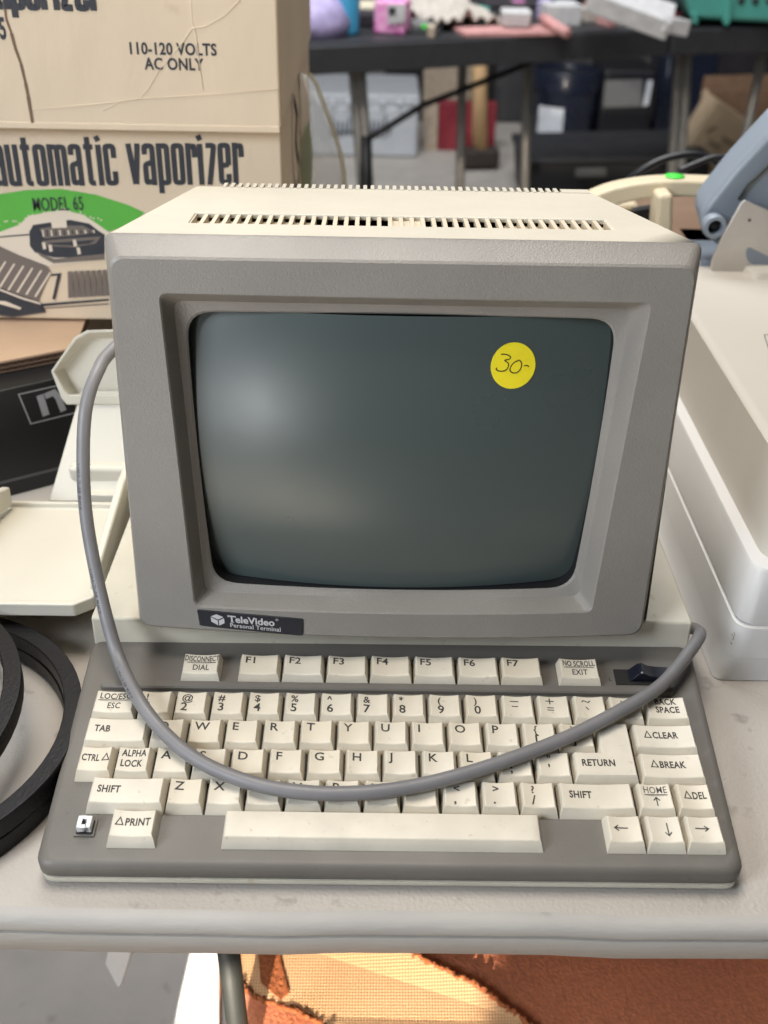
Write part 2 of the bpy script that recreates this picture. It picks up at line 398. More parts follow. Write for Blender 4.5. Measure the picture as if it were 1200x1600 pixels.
def draw_legend(it, mb, pl, tw, td):
    k = it[0]
    if k == 'L': put_text(mb, it[1], .0071, pl, -tw+.0016, td-.0061, 'l', 1.0, .00012, mi=1)
    elif k == 'F': put_text(mb, it[1], .0066, pl, -tw+.0014, td-.0057, 'l', 1.05, .00012, mi=1)
    elif k == 'D':                                       # upper symbol over lower symbol
        put_text(mb, it[1], .0062, pl, -tw+.0018+(it[3] if len(it) > 3 else 0), td-.0056, 'l', .95, .00012, mi=1)
        put_text(mb, it[2], .0076, pl, -tw+.0018+(it[3] if len(it) > 3 else 0), td-.0122, 'l', .95, .00014, mi=1)
    elif k == 'W':                                       # word at the left, middle height
        put_text(mb, it[1], .0058, pl, -tw+.0018+it[2], -.0014+(it[3] if len(it) > 3 else 0), 'l', (it[4] if len(it) > 4 else .72), .00018, 1.06, mi=1)
    elif k == 'T':                                       # triangle outline
        x0, y0 = -tw+.0016+it[1], -.0011
        stroke(mb, [(x0, y0), (x0+.0034, y0), (x0+.0017, y0+.0041)], .0006, pl, 1, True)
    elif k == 'S':                                       # word, rule, word
        put_text(mb, it[1], .0056, pl, 0, .0017, 'c', it[3]*.9, .00012, 1.04, mi=1)
        stroke(mb, [(-tw*it[4], .0005), (tw*it[4], .0005)], .00045, pl, 1)
        if it[2]: put_text(mb, it[2], .0056, pl, 0, -.0046, 'c', .72, .00010, 1.05, mi=1)
    elif k == 'A':                                       # arrow: dx, dy direction, centre
        dx, dy, cx, cy, ln = it[1:6]; d = Vector((dx, dy)); n = Vector((-dy, dx)); c = Vector((cx, cy)); h = .0019
        stroke(mb, [c-d*ln/2, c+d*(ln/2-.0002)], .0006, pl, 1)
        pl2 = lambda a, b: pl(a, b)+Vector((0, 0, .00003))
        stroke(mb, [c+d*(ln/2-h)+n*h*.8, c+d*ln/2, c+d*(ln/2-h)-n*h*.8], .0006, pl2, 1)
    elif k == 'B':                                       # bars: list of ((x,y),(x,y)) from the top-left
        for q in it[1]: stroke(mb, [(-tw+a, td-b) for a, b in q], .00062, pl, 1)
key(-.0842, 'f', 1.18, [('S', 'DISCONNECT', 'DIAL', .56, .9)], label='key with DISCONNECT printed over DIAL')
for i in range(7): key(-.0524+i*1.25*U, 'f', 1.25, [('F', 'F%d' % (i+1))], label='function key F%d' % (i+1))
key(.1221, 'f', 1.25, [('S', 'NO SCROLL', 'EXIT', .62, .86)], label='key with NO SCROLL printed over EXIT')
key(colx(-1.125), 'n', 1.25, [('S', 'LOC/ESC', 'ESC', .80, .92)], label='key with LOC/ESC printed over ESC')
key(colx(0), 'n', 1, [('D', '!', '1')])
for i, (a, b) in enumerate(zip('@#$%^&*()', '234567890')): key(colx(1+i), 'n', 1, [('D', a, b, .0012 if a in '()' else 0)])
key(colx(10), 'n', 1, [('B', [((.0030, .0034), (.0076, .0034)), ((.0038, .0068), (.0072, .0068))])])
key(colx(11), 'n', 1, [('B', [((.0030, .0030), (.0074, .0030)), ((.0052, .0009), (.0052, .0051)), ((.0034, .0076), (.0070, .0076)), ((.0034, .0092), (.0070, .0092))])])
key(colx(12), 'n', 1, [('B', [((.0030, .0036), (.0040, .0024), (.0052, .0030), (.0064, .0036), (.0076, .0024)), ((.0048, .0068), (.0062, .0086))])])
key(colx(13), 'n', 1, [('B', [((.0052, .0016), (.0052, .0030)), ((.0052, .0038), (.0052, .0052)), ((.0046, .0072), (.0072, .0106))])])
key(colx(14.125), 'n', 1.25, [('W', 'BACK', .0018, .0037), ('W', 'SPACE', .0016, -.0020)], label='back space key')
key(colx(-.875), 'q', 1.75, [('W', 'TAB', .0012)], label='wide TAB key')
for i, a in enumerate('QWERTYUIOP'): key(colx(.5+i), 'q', 1, [('L', a)])
key(colx(10.5), 'q', 1, [('D', '{', '[', .0024)])
key(colx(11.5), 'q', 1, [('D', '}', ']', .0024)])
key(colx(13.875), 'q', 1.75, [('T', .0022), ('W', 'CLEAR', .0062)], label='wide CLEAR key')
key(colx(-1.25), 'a', 1, [('W', 'CTRL', -.0014, 0, .60), ('T', .0090)], label='control key')
key(colx(-.25), 'a', 1, [('W', 'ALPHA', -.0006, .0032, .64), ('W', 'LOCK', -.0006, -.0032, .66)], label='alpha lock key')
for i, a in enumerate('ASDFGHJKL'): key(colx(.75+i), 'a', 1, [('L', a)])
key(colx(9.75), 'a', 1, [('D', ':', ';', .0022)])
key(colx(10.75), 'a', 1, [('D', '"', "'", .0022)])
key(colx(13.875), 'a', 1.75, [('T', .0022), ('W', 'BREAK', .0062)], label='wide BREAK key')
key(colx(-.25), 'z', 2, [('W', 'SHIFT', .0006)], label='wide SHIFT key above the print key')
for i, a in enumerate('ZXCVBNM'): key(colx(1.25+i), 'z', 1, [('L', a)])
for i, (a, b) in enumerate(zip('<>?', ',./')): key(colx(8.25+i), 'z', 1, [('D', a, b, .0018)])
key(colx(11.75), 'z', 2, [('W', 'SHIFT', .0014)], label='wide SHIFT key beside the question mark key')
key(colx(13.25), 'z', 1, [('S', 'HOME', '', .80, .8), ('A', 0, 1, 0, -.0032, .0050)], label='HOME key with upward arrow')
key(colx(14.25), 'z', 1, [('T', .0004), ('W', 'DEL', .0042, 0, .64)], label='DEL key')
key(-.1030, 's', 1.25, [('T', -.0002), ('W', 'PRINT', .0038)], label='PRINT key alone under the shift key')
key(.0146, 's', 7.97, [], 'space_bar', 'long blank space bar')
key(.1293, 's', 1, [('A', -1, 0, -.0016, .0004, .0064)], label='left arrow key')
key(.1483, 's', 1, [('A', 0, -1, .0014, 0, .0072)], label='down arrow key')
key(.1671, 's', 1, [('A', 1, 0, -.0012, .0004, .0064)], label='right arrow key')
# L-shaped return key
def return_key():
    mb = MB()
    def poly(g, gy0, gy1):   # g: grow; outline of the two-row L
        x0, x1, xi = colx(11.25)+.0024-g, colx(13.0)-.0024+g, colx(12.0)+.0024-g
        return [(x0, -.0069-gy0), (x1, -.0069-gy0), (x1, U+.0069+gy1), (xi, U+.0069+gy1), (xi, .0069+gy1), (x0, .0069+gy1)]
    b = [kp(x, y, H-.0012) for x, y in poly(.0020, .0030, .0020)]; b1 = [kp(x, y, H+.0008) for x, y in poly(.00195, .0029, .0019)]
    a = [kp(x, y, -.0005) for x, y in poly(.0004, .0004, .0004)]; a2 = [kp(x, y, 0) for x, y in poly(0, 0, 0)]
    mb.rings([b, b1, a, a2]); q = a2
    mb.add([q[0], q[1], kp(poly(0, 0, 0)[1][0], .0069), q[5], q[4], q[3], q[2]], [(0, 1, 2, 4, 3), (4, 2, 6, 5)])
    put_text(mb, 'RETURN', .0058, lambda x, y: kp(x, y, .00006), colx(11.25)+.0046, -.0014, 'l', .74, .00018, 1.06, mi=1)
    o = mb.build('key', ['key_cream', 'legend_black'], term, smooth='auto', angle=24); o['label'] = 'large L-shaped RETURN key'
return_key()
# black plates laid on the deck, painting the shade between the keys
mb = MB()
def well(x0, x1, v0, v1): mb.box(kp((x0+x1)/2, (v0+v1)/2, H-.0004), (x1-x0, v1-v0, .0012), Matrix.Rotation(KS, 3, 'X'))
g = .0012
for c0, c1, r in ((-1.75, 14.75, 'n'), (-1.75, 14.75, 'q'), (-1.75, 14.75, 'a'), (-1.25, 14.75, 'z')):
    v = ROWV[r]; well(colx(c0)+g, colx(c1)-g, v-U/2+(.0003 if r != 'z' else .0), v+U/2-.0006)
well(.1293-.0084, .1671+.0084, -2*U-.008, -2*U+.0070); well(-.1030-.0106, -.1030+.0106, -2*U-.008, -2*U+.0070); well(.0146-.075, .0146+.075, -2*U-.008, -2*U+.0090)
well(-.0524-.0106, .0903+.0106, .0585, .0738); well(-.0842-.0100, -.0842+.0100, .0585, .0738); well(.1221-.0106, .1221+.0106, .0585, .0738)
mb.build('key_gap_shade', 'well_black', term)
# bare key stem
mb = MB(); c = (-.1262, -.0372); Rk = Matrix.Rotation(KS, 3, 'X')
mb.box(kp(c[0], c[1], H+.0004), (.0098, .0098, .0012), Rk, 1)
mb.box(kp(c[0], c[1], H+.0010), (.0078, .0078, .0012), Rk, 2)
for dx, dy, sx, sy in ((-.0022, 0, .0022, .0066), (.0022, 0, .0022, .0066), (0, .0024, .0022, .0018), (0, -.0024, .0022, .0018)):
    mb.box(kp(c[0]+dx, c[1]+dy, H+.0030), (sx, sy, .0050), Rk, 0)
o = mb.build('key_stem', ['nub_white', 'case_grey', 'well_black'], term, bevel=.0003); o['label'] = 'bare white key stem with its cap missing'
# rocker power switch
sw = MB(); sw.box(kp(.1570, .0652, H+.0002), (.0300, .0112, .0008), Rk)
swo = sw.build('power_switch', 'well_black', term)
mb = MB()
pr = [(-.0075, .0008), (-.0030, .0062), (-.0005, .0070), (.0030, .0050), (.0075, .0042), (.0140, .0040), (.0140, .0008)]
mb.prism([kp(.1570+a, .0652-.0036, H+b) for a, b in pr], kp(0, .0082, 0)-kp(0, 0, 0)); mb.lathe(kp(.1556, .0625, H+.0067), [(.0007, 0), (.0006, .0004)], 10, 1)
mb.build('rocker', ['switch_black', 'logo_silver'], swo, bevel=.0004)
mb = MB(); put_text(mb, 'L', .0036, lambda x, y: kp(x, y, H+.0001), .1385, .0625, mi=0); mb.build('switch_mark', 'well_black', term)
# base wedge behind the deck
mb = MB()
A = [(-.1478, .0878), (.1878, .0896)]; B = [(-.1360, .275), (.1760, .275)]
zt0, zt1 = .7882, .812
loop = lambda ins, dz: [Vector((A[0][0]+ins, A[0][1]+ins, zt0+dz)), Vector((A[1][0]-ins, A[1][1]+ins, zt0+dz+.0008)), Vector((B[1][0]-ins, B[1][1]-ins, zt1+dz)), Vector((B[0][0]+ins, B[0][1]-ins, zt1+dz))]
low = [Vector((p.x, p.y, TZ+.004)) for p in loop(0, 0)]
mb.rings([low, loop(0, 0)], True, True, True)
mb.build('base', 'base_cream', term, bevel=.0016, seg=3)

# ---- display head
TILT = rad(5.0); M0 = Vector((.0187, .0781, .7913))
Bx = Vector((0, math.sin(TILT), math.cos(TILT))); Cx = Vector((0, math.cos(TILT), -math.sin(TILT)))
def mp(a, b, c): return M0+Vector((a, 0, 0))+Bx*b+Cx*c
HW = .139; HH = .206
def bulge(a, b): return .0080*max(0, 1-(a/HW)**2)*max(0, 1-b/HH)
def mq(p, c): return mp(p.x, p.y, c-bulge(p.x, p.y))
mb = MB()
rr = lambda c, r, bow=(0, 0, 0, 0): quad_round([Vector(p) for p in c], r, 18, 6, bow)
Ra = rr([(-.1395, .2100), (.1440, .2098), (.1410, -.0068), (-.1398, -.0062)], .004)
Rz = rr([(-.1392, .2086), (.1436, .2084), (.1408, -.0058), (-.1396, -.0052)], .005)
Rb = rr([(-.1360, .2022), (.1402, .2022), (.1378, -.0026), (-.1367, -.0008)], .007)
Rb2 = rr([(-.1348, .2010), (.1390, .2010), (.1366, -.0014), (-.1356, .0004)], .007)
Rc0 = rr([(-.1136, .1851), (.1204, .1843), (.1084, .0133), (-.1062, .0136)], .004)
Rc = rr([(-.1128, .1843), (.1196, .1835), (.1076, .0141), (-.1054, .0144)], .004)
Rd = rr([(-.1086, .1788), (.1132, .1783), (.1028, .0180), (-.1012, .0176)], .005)
Re0 = rr([(-.1042, .1738), (.1085, .1733), (.0998, .0205), (-.0977, .0210)], .013, (.0006, .001, .0014, .001))
Re = rr([(-.1033, .1729), (.1076, .1725), (.0990, .0214), (-.0969, .0219)], .013, (.0006, .001, .0014, .001))
def rq(R, c, k=1.0): return [mp(p.x, p.y, c-k*bulge(p.x, p.y)) for p in R]
mb.rings([rq(Ra, .0135, .9), rq(Ra, .0122, .9), rq(Rz, .0108, .9), rq(Rb, .0010), rq(Rb2, 0), rq(Rc0, 0), rq(Rc, .0008), rq(Rd, .0098, .9), rq(Re0, .0112, .7), rq(Re, .0120, .7)], True, False, False, 0, True)
mb.rings([rq(Re, .0121, .7), rq(Re, .027, .7)], True, False, False, 1, True)
bez = mb.build('bezel', ['bezel_grey', 'gap_black'], term, smooth='auto', angle=14)
mb = MB(); Rg = rr([(-.106, .176), (.110, .176), (.102, .019), (-.100, .019)], .01); mb.rings([rq(Rg, .0245, 0), rq(Rg, .030, 0)], True, True, True); mb.build('tube_gasket', 'gap_black', term)
# glass: bulging faceplate with rounded corners
mb = MB(); cxm, cym = .0021, .0968; hw, hh = .1045, .0765
def glass_c(a, b): return .0004+.0125*((a-cxm)/hw)**2+.0085*((b-cym)/hh)**2
Rs = [Vector((cxm+(p.x-cxm)*1.002, cym+(p.y-cym)*.996)) for p in Re]; n = len(Rs); vs = [mp(cxm, cym, glass_c(cxm, cym))]; fs = []
KR = 26
for r in range(1, KR+1):
    k = (r/KR)
    for p in Rs: a, b = cxm+(p.x-cxm)*k, cym+(p.y-cym)*k; vs.append(mp(a, b, glass_c(a, b)))
for i in range(n): fs.append((0, 1+i, 1+(i+1) % n))
for r in range(KR-1):
    for i in range(n): j = (i+1) % n; fs.append((1+r*n+i, 1+(r+1)*n+i, 1+(r+1)*n+j, 1+r*n+j))
mb.add(vs, fs, 0, True); scr = mb.build('screen', 'tube_glass', term, smooth=True)
# price sticker on the glass
mb = MB(); sx0, sy0, sr = .0576, .1490, .0112
disc = [(sx0, sy0)]; n = 40
pl = lambda x, y, d=.00035: mp(x, y, glass_c(x, y)-d)
vs = [pl(sx0, sy0)]; fs = []
for ring in (.5, 1.0):
    for k in range(n): vs.append(pl(sx0+math.cos(2*math.pi*k/n)*sr*ring, sy0+math.sin(2*math.pi*k/n)*sr*ring*1.02))
for k in range(n): fs.append((0, 1+k, 1+(k+1) % n)); fs.append((1+k, 1+n+k, 1+n+(k+1) % n, 1+(k+1) % n))
vs2 = [pl(sx0+math.cos(2*math.pi*k/n)*sr, sy0+math.sin(2*math.pi*k/n)*sr*1.02, 0) for k in range(n)]
o0 = len(vs); vs += vs2
for k in range(n): fs.append((1+n+k, o0+k, o0+(k+1) % n, 1+n+(k+1) % n))
mb.add(vs, fs, 0)
# handwriting, in 1200-pixel zoom units of the sticker
def hw_pt(zx, zy): return (sx0+(zx-520)/305*sr, sy0-(zy-607)/305*sr*1.02)
ip = lambda x, y: pl(x, y, .00050)
for path in ([(345, 452), (380, 450), (440, 462), (478, 492), (455, 520), (400, 530), (450, 570), (450, 620), (410, 665), (340, 672), (290, 650), (300, 625)],
             [(570, 540), (520, 570), (480, 630), (485, 675), (530, 700), (585, 690), (625, 640), (632, 575), (600, 535), (565, 545)], [(665, 612), (700, 604), (738, 622)]):
    stroke(mb, [Vector(hw_pt(p.x, p.y)) for p in smooth2(path, 4)], .00052, ip, 1)
o = mb.build('price_sticker', ['sticker_yellow', 'ink_black'], term); o['label'] = 'round yellow price sticker with 30- handwritten in black'
# nameplate
mb = MB()
PLq = [(-.1046, .0124), (-.0474, .0096), (-.0476, -.0008), (-.1036, .0026)]
def np_pt(u, v, d):      # u 0..1 across, v 0..1 up
    a = Vector(PLq[3]).lerp(Vector(PLq[2]), u); b = Vector(PLq[0]).lerp(Vector(PLq[1]), u); p = a.lerp(b, v)
    return mp(p.x, p.y, -bulge(p.x, p.y)-d)
nu = 12; RR = quad_round([Vector((0, 1)), Vector((1, 1)), Vector((1, 0)), Vector((0, 0))], .05, 12, 4)
RR = [Vector((min(1, max(0, p.x)), p.y)) for p in RR]
# keep the corner radius round: squash in u
def fixr(p): return p
mb.rings([[np_pt(p.x, p.y, -.0005) for p in RR], [np_pt(p.x, p.y, .0006) for p in RR]], True, False, False, 0)
top_ring = [np_pt(p.x, p.y, .0006) for p in RR]
# fan from upper and lower halves keeps the curved plate clean
ncols = 24; vs = []; fs = []
for i in range(ncols+1):
    u = i/ncols; e = .05; d = 0 if e < u < 1-e else (.0)
    vs += [np_pt(.004+.992*u, .02, .00062), np_pt(.004+.992*u, .98, .00062)]
for i in range(ncols): fs.append((2*i, 2*i+2, 2*i+3, 2*i+1))
mb.add(vs, fs, 0)
LW = .0572; LH = .0117
nl = lambda x, y: np_pt(x/LW, y/LH, .00085)
# cube mark
def flat(pts): mb.add([nl(x, y) for x, y in pts], [tuple(range(len(pts)))], 1)
zx = lambda x: (x-45)/1055*LW
flat([(.0070, .0080), (.0103, .0100), (.0140, .0083), (.0108, .0062)])
flat([(.0069, .0074), (.0069, .0042), (.0105, .0018), (.0105, .0055)])
flat([(.0111, .0055), (.0111, .0018), (.0142, .0040), (.0142, .0076)])
# name in seriffed capitals drawn by strokes plus plain second line
put_text(mb, 'TeleVideo', .0066, nl, .0166, .0053, 'l', .92, .00018, 1.0, mi=1)
for (x, y, wd) in ((.0166, .0100, .0), (.0, .0, .0)):
    pass
def serif(x0, x1, y): stroke(mb, [(x0, y), (x1, y)], .00042, lambda a, b: np_pt(a/LW, b/LH, .00088), 1)
_v, _f, wT = letters('TeleVideo', .0066, .92, .00018, 1.0)
serif(.0176, .0196, .00535); 
for a in (.0165, .0206): stroke(mb, [(a, .0087), (a, .0101)], .0004, lambda p, q: np_pt(p/LW, q/LH, .00088), 1)
put_text(mb, 'Personal Terminal', .0043, nl, .0170, .0016, 'l', .86, .00005, 1.03, mi=1)
put_text(mb, '®', .0022, nl, .0166+wT+.0005, .0090, 'l', 1, 0, mi=1)
o = mb.build('nameplate', ['plate_black', 'plate_silver'], term); o['label'] = 'black nameplate with silver cube mark and lettering'
# cabinet behind the bezel: tapering shell with vent opening
Tb = .2092
def cab(a, b, c): return mp(a, b, c)
def side(c, b):  # half width on each side at depth c
    k = max(0, (c-.0125)/.1235); return -.1382+.0245*k, .1428-.0310*k
mb = MB()
vx0, vx1, vc0, vc1 = -.1040, .1070, .0415, .0650
D = .136
def topf(a, c): return mp(a, Tb, c)
L0, R0_ = side(.0122, 0); L1, R1_ = side(D, 0)
# top sheet around the vent
def lx(c): return side(c, 0)[0]
def rx(c): return side(c, 0)[1]
cs = [.0122, vc0, vc1, D]
mb.add([topf(lx(cs[0]), cs[0]), topf(vx0, cs[0]), topf(vx1, cs[0]), topf(rx(cs[0]), cs[0]),
        topf(lx(cs[1]), cs[1]), topf(vx0, cs[1]), topf(vx1, cs[1]), topf(rx(cs[1]), cs[1]),
        topf(lx(cs[2]), cs[2]), topf(vx0, cs[2]), topf(vx1, cs[2]), topf(rx(cs[2]), cs[2]),
        topf(lx(cs[3]), cs[3]), topf(vx0, cs[3]), topf(vx1, cs[3]), topf(rx(cs[3]), cs[3])],
       [(0, 1, 5, 4), (1, 2, 6, 5), (2, 3, 7, 6), (4, 5, 9, 8), (6, 7, 11, 10), (8, 9, 13, 12), (9, 10, 14, 13), (10, 11, 15, 14)])
# sides, rear slope and underside
yb = .0
def sd(c, b, k): return mp(side(c, b)[k], b, c)
for k in (0, 1):
    mb.add([sd(.0122, Tb, k), sd(D, Tb, k), mp(side(.22, 0)[k]*1.0, .150, .22), mp(side(.22, 0)[k], .02, .22), sd(.0122, -.004, k)], [(0, 1, 2, 3, 4)])
mb.add([sd(D, Tb, 0), sd(D, Tb, 1), mp(side(.22, 0)[1], .150, .22), mp(side(.22, 0)[0], .150, .22), mp(side(.22, 0)[0], .02, .22), mp(side(.22, 0)[1], .02, .22), sd(.0122, -.004, 0), sd(.0122, -.004, 1)],
       [(0, 1, 2, 3), (3, 2, 5, 4), (4, 5, 7, 6)])
# vent well walls
dv = .012
for (a0, c0, a1, c1) in ((vx0, vc0, vx1, vc0), (vx1, vc0, vx1, vc1), (vx1, vc1, vx0, vc1), (vx0, vc1, vx0, vc0)):
    mb.add([topf(a0, c0), topf(a1, c1), mp(a1, Tb-.0025, c1), mp(a0, Tb-.0025, c0)], [(0, 1, 2, 3)])
cabo = mb.build('cabinet', 'aged_cream', term, bevel=.0009, seg=2)
vent = MB(); ns = 38; pitch = (vx1-vx0)/ns
for i in range(ns+1):
    a = vx0+pitch*i; ww = .0021 if 0 < i < ns else .0012
    vent.box(mp(a, Tb-.0024, (vc0+vc1)/2), (ww, vc1-vc0, .0034), Matrix.Rotation(-TILT, 3, 'X'))
for i in range(15, 21):   # blanked slots near the middle
    vent.box(mp(vx0+pitch*(i+.5+3), Tb-.0030, (vc0+vc1)/2), (pitch-.0021, vc1-vc0, .001), Matrix.Rotation(-TILT, 3, 'X')) if i in (15, 16, 17) else None
vo = vent.build('vent_slats', 'vent_cream', term)
mb = MB(); cv_ = (vc0+vc1)/2; RT = Matrix.Rotation(-TILT, 3, 'X')
mb.box(mp((vx0+vx1)/2, Tb-.0120, cv_), (vx1-vx0+.004, vc1-vc0+.004, .004), RT)
for a0_, a1_ in ((vx0-.001, vx0+.062), (vx1-.052, vx1+.001)): mb.box(mp((a0_+a1_)/2, Tb-.0068, cv_+.001), (a1_-a0_, vc1-vc0+.002, .005), RT)
mb.build('vent_floor', 'vent_inside', term)
# comb of ribs along the rear top edge
mb = MB(); n = 46
for i in range(n):
    a = -.098+i*.190/(n-1); mb.box(mp(a, Tb-.0056, D+.004), (.0021, .0120, .0120), Matrix.Rotation(-TILT, 3, 'X'))
mb.build('rear_vent_ribs', 'aged_cream', term)
mb = MB(); mb.box(mp(.103, Tb-.0045, D+.003), (.016, .010, .0098), Matrix.Rotation(-TILT, 3, 'X')); mb.build('rear_corner_block', 'aged_cream', term)
mb = MB(); mb.box((.0187, .17, .80), (.18, .11, .03)); mb.build('neck', 'base_cream', term, bevel=.003)

# ================================================================== CABLE
pk = lambda px, py, wv: on_plane(px, py, kp(0, 0, wv), Vector((0, -math.sin(KS), math.cos(KS))))
CP = [(-.070, .235, .93), (-.098, .215, .938)]
CP += [at(183, 540, y=.165), at(152, 582, y=.145), at(134, 640, y=.130), at(130, 720, y=.117), at(134, 800, y=.104), at(147, 880, y=.090), at(165, 960, y=.074), at(186, 1030, y=.058)]
CP += [pk(216, 1092, .0085), pk(252, 1140, .0055), pk(300, 1182, .0047), pk(360, 1212, .0044), pk(430, 1232, .0043), pk(520, 1240, .0043), pk(620, 1233, .0043), pk(720, 1211, .0043), pk(820, 1178, .0043), pk(900, 1146, .0046), pk(970, 1110, .0058), pk(1022, 1079, .0050)]
CP += [pk(1056, 1046, .0030), Vector((.1925, .0890, .7790)), Vector((.1962, .106, .7715)), Vector((.1972, .128, .758)), Vector((.1965, .165, .7450)), Vector((.195, .27, .7445))]
path = catmull(CP, 10)
mb = MB(); mb.tube(path, .0036, 18)
# small print along the jacket
L = [0]
for i in range(1, len(path)): L.append(L[-1]+(path[i]-path[i-1]).length)
def along(s):
    for i in range(1, len(path)):
        if L[i] >= s: k = (s-L[i-1])/(L[i]-L[i-1]); return path[i-1].lerp(path[i], k), (path[i]-path[i-1]).normalized()
    return path[-1], (path[-1]-path[-2]).normalized()
def jacket(s, h, s0):
    p, d = along(s); tocam = (CAM-p).normalized(); u = (tocam-d*tocam.dot(d)).normalized(); v = d.cross(u)
    ang = .95-(h/.0039); return p+(u*math.cos(ang)+v*math.sin(ang))*.00366
txt = 'AWM 80°C VW-1'
for s0 in (.175, .232, .290):
    vs, fs, wd = letters(txt, .0026, 1.1, .00003, 1.2)
    mb.add([jacket(s0+wd-x, .0018-y, s0) for x, y in vs], fs, 1)
cab_o = mb.build('cable', ['cable_grey', 'cable_print'], None, smooth='auto', angle=60)
tag(cab_o, 'thick grey cable looping from behind the monitor across the keyboard keys', 'cable')

# ================================================================== OFFICE MACHINE (right)
om = thing('office_machine', 'big beige and white plastic office machine with stepped rounded case', 'office machine', (.45, .3, TZ))
def omring(xl, yf, z, r, yb=.47, xr=.66): return [Vector((p.x, p.y, z)) for p in quad_round([(xl, yb), (xr, yb), (xr, yf), (xl, yf)], r, 6, 8)]
mb = MB(); mb.rings([omring(.2100, .0985, TZ+.0005, .006), omring(.2120, .0990, TZ+.003, .008), omring(.2150, .1000, .7555, .010)], True, True, True, 0, True); mb.build('plinth', 'machine_white', om, smooth='auto')
mb = MB(); mb.rings([omring(.2150, .1000, .7556, .010), omring(.2190, .1035, .7745, .011), omring(.2205, .1045, .7752, .011)], True, True, True, 0, True); mb.build('lower_case', 'machine_white', om, smooth='auto')
mb = MB(); mb.rings([omring(.2215, .1055, .7752, .011), omring(.2200, .1050, .7768, .011), omring(.2235, .1095, .8090, .012), omring(.2247, .1108, .8108, .012), omring(.2275, .1135, .8112, .012)], True, True, True, 0, True); mb.build('middle_case', 'machine_white', om, smooth='auto')
mb = MB(); mb.rings([omring(.2320, .1170, .8108, .016), omring(.2345, .1225, .8300, .017), omring(.2372, .1330, .8520, .018), omring(.2385, .1400, .8610, .020), omring(.2405, .1440, .8628, .022), omring(.2450, .1490, .8634, .022)], True, True, True, 0, True); mb.build('upper_case', 'machine_beige', om, smooth='auto')
mb = MB(); mb.rings([omring(.303, .440, .8630, .010, .469, .64), omring(.305, .443, .8680, .010, .468, .638), omring(.310, .447, .8695, .010, .466, .632)], True, True, True, 0, True); mb.build('rear_hump', 'machine_beige', om, smooth='auto')
mb = MB(); q = [at(1194, 523, z=.8636), at(1208, 523, z=.8636), at(1240, 575, z=.8636), at(1206, 560, z=.8636)]
stroke(mb, [(p.x, p.y) for p in q], .0006, lambda a, b: Vector((a, b, .8637)), 0, True); mb.build('printed_square', 'legend_black', om)
mb = MB()
for q in ([(1147, 986), (1151, 992), (1149, 997)], [(1151, 984), (1153, 990)], [(1146, 1000), (1148, 1003)]):
    stroke(mb, [(a, b) for a, b in q], 1.1, lambda a, b: at(a, b, y=.1045)+Vector((-.0022, -.0022, 0)))
mb.build('scuff', 'print_grey', om)

# ================================================================== CREAM TRAY (left)
tr = thing('plastic_tray', 'cream plastic tray with upright side walls and octagonal scoop on sloping neck', 'plastic tray', (-.19, .2, TZ))
zt = .7775
def ring_pts(pts, z): return [Vector((p[0], p[1], z)) for p in pts]
fl = at(-40, 946, z=zt-.004); fr = at(150, 940, z=zt-.004)
mb = MB()
y0, y1 = .113, .228; x0, x1 = -.27, -.1545; xb = -.158
out = [(x0, y0), (x1-.010, y0), (x1, y0+.008), (x1-.001, y1), (x0, y1)]
ins = [(x0, y0+.004), (x1-.0125, y0+.004), (x1-.004, y0+.0115), (x1-.005, y1-.003), (x0, y1-.003)]
mb.rings([ring_pts(out, zt-.008), ring_pts(out, zt+.001), ring_pts(ins, zt+.001), ring_pts(ins, zt-.003)], True, True, True)
mb.build('tray', 'tray_cream', tr, bevel=.0012, seg=3)
# upright wall on the right, tapering to the front
mb = MB(); a0 = Vector((-.1585, .128, zt)); a1 = Vector((-.1510, .226, zt))
w_ = Vector((.0052, 0, 0))
prf = [(a0, .0), (a0+Vector((0, .004, 0)), .010), (a0.lerp(a1, .72), .034), (a0.lerp(a1, .94), .038), (a1, .034), (a1, -.004), (a0, -.004)]
mb.prism([p+Vector((.0, 0, h)) for p, h in prf], w_); mb.build('side_wall', 'tray_cream', tr, bevel=.0016, seg=3)
mb = MB(); b0 = Vector((-.262, .135, zt)); b1 = Vector((-.236, .224, zt))
mb.prism([b0, b0+Vector((0, 0, .018)), b0.lerp(b1, .7)+Vector((0, 0, .020)), b1+Vector((0, 0, .014)), b1], (.006, 0, 0)); mb.build('end_wall', 'tray_cream', tr, bevel=.0016, seg=3)
# neck: sloping plate rising behind the tray
def ny(px, py): 
    y = .245+(780-py)/140*.035; return at(px, py, y=y)
mb = MB(); q = [ny(76, 784), ny(215, 784), ny(215, 610), ny(126, 610)]
mb.prism(q, (.0, .006, -.004)); mb.build('neck_plate', 'tray_cream', tr, bevel=.0012)
mb = MB(); c0 = ny(170, 790); mb.box(c0+Vector((.012, .004, .003)), (.05, .008, .011)); mb.build('slot_block', 'tray_cream', tr, bevel=.001)  # raised block standing in for a shadowed slot
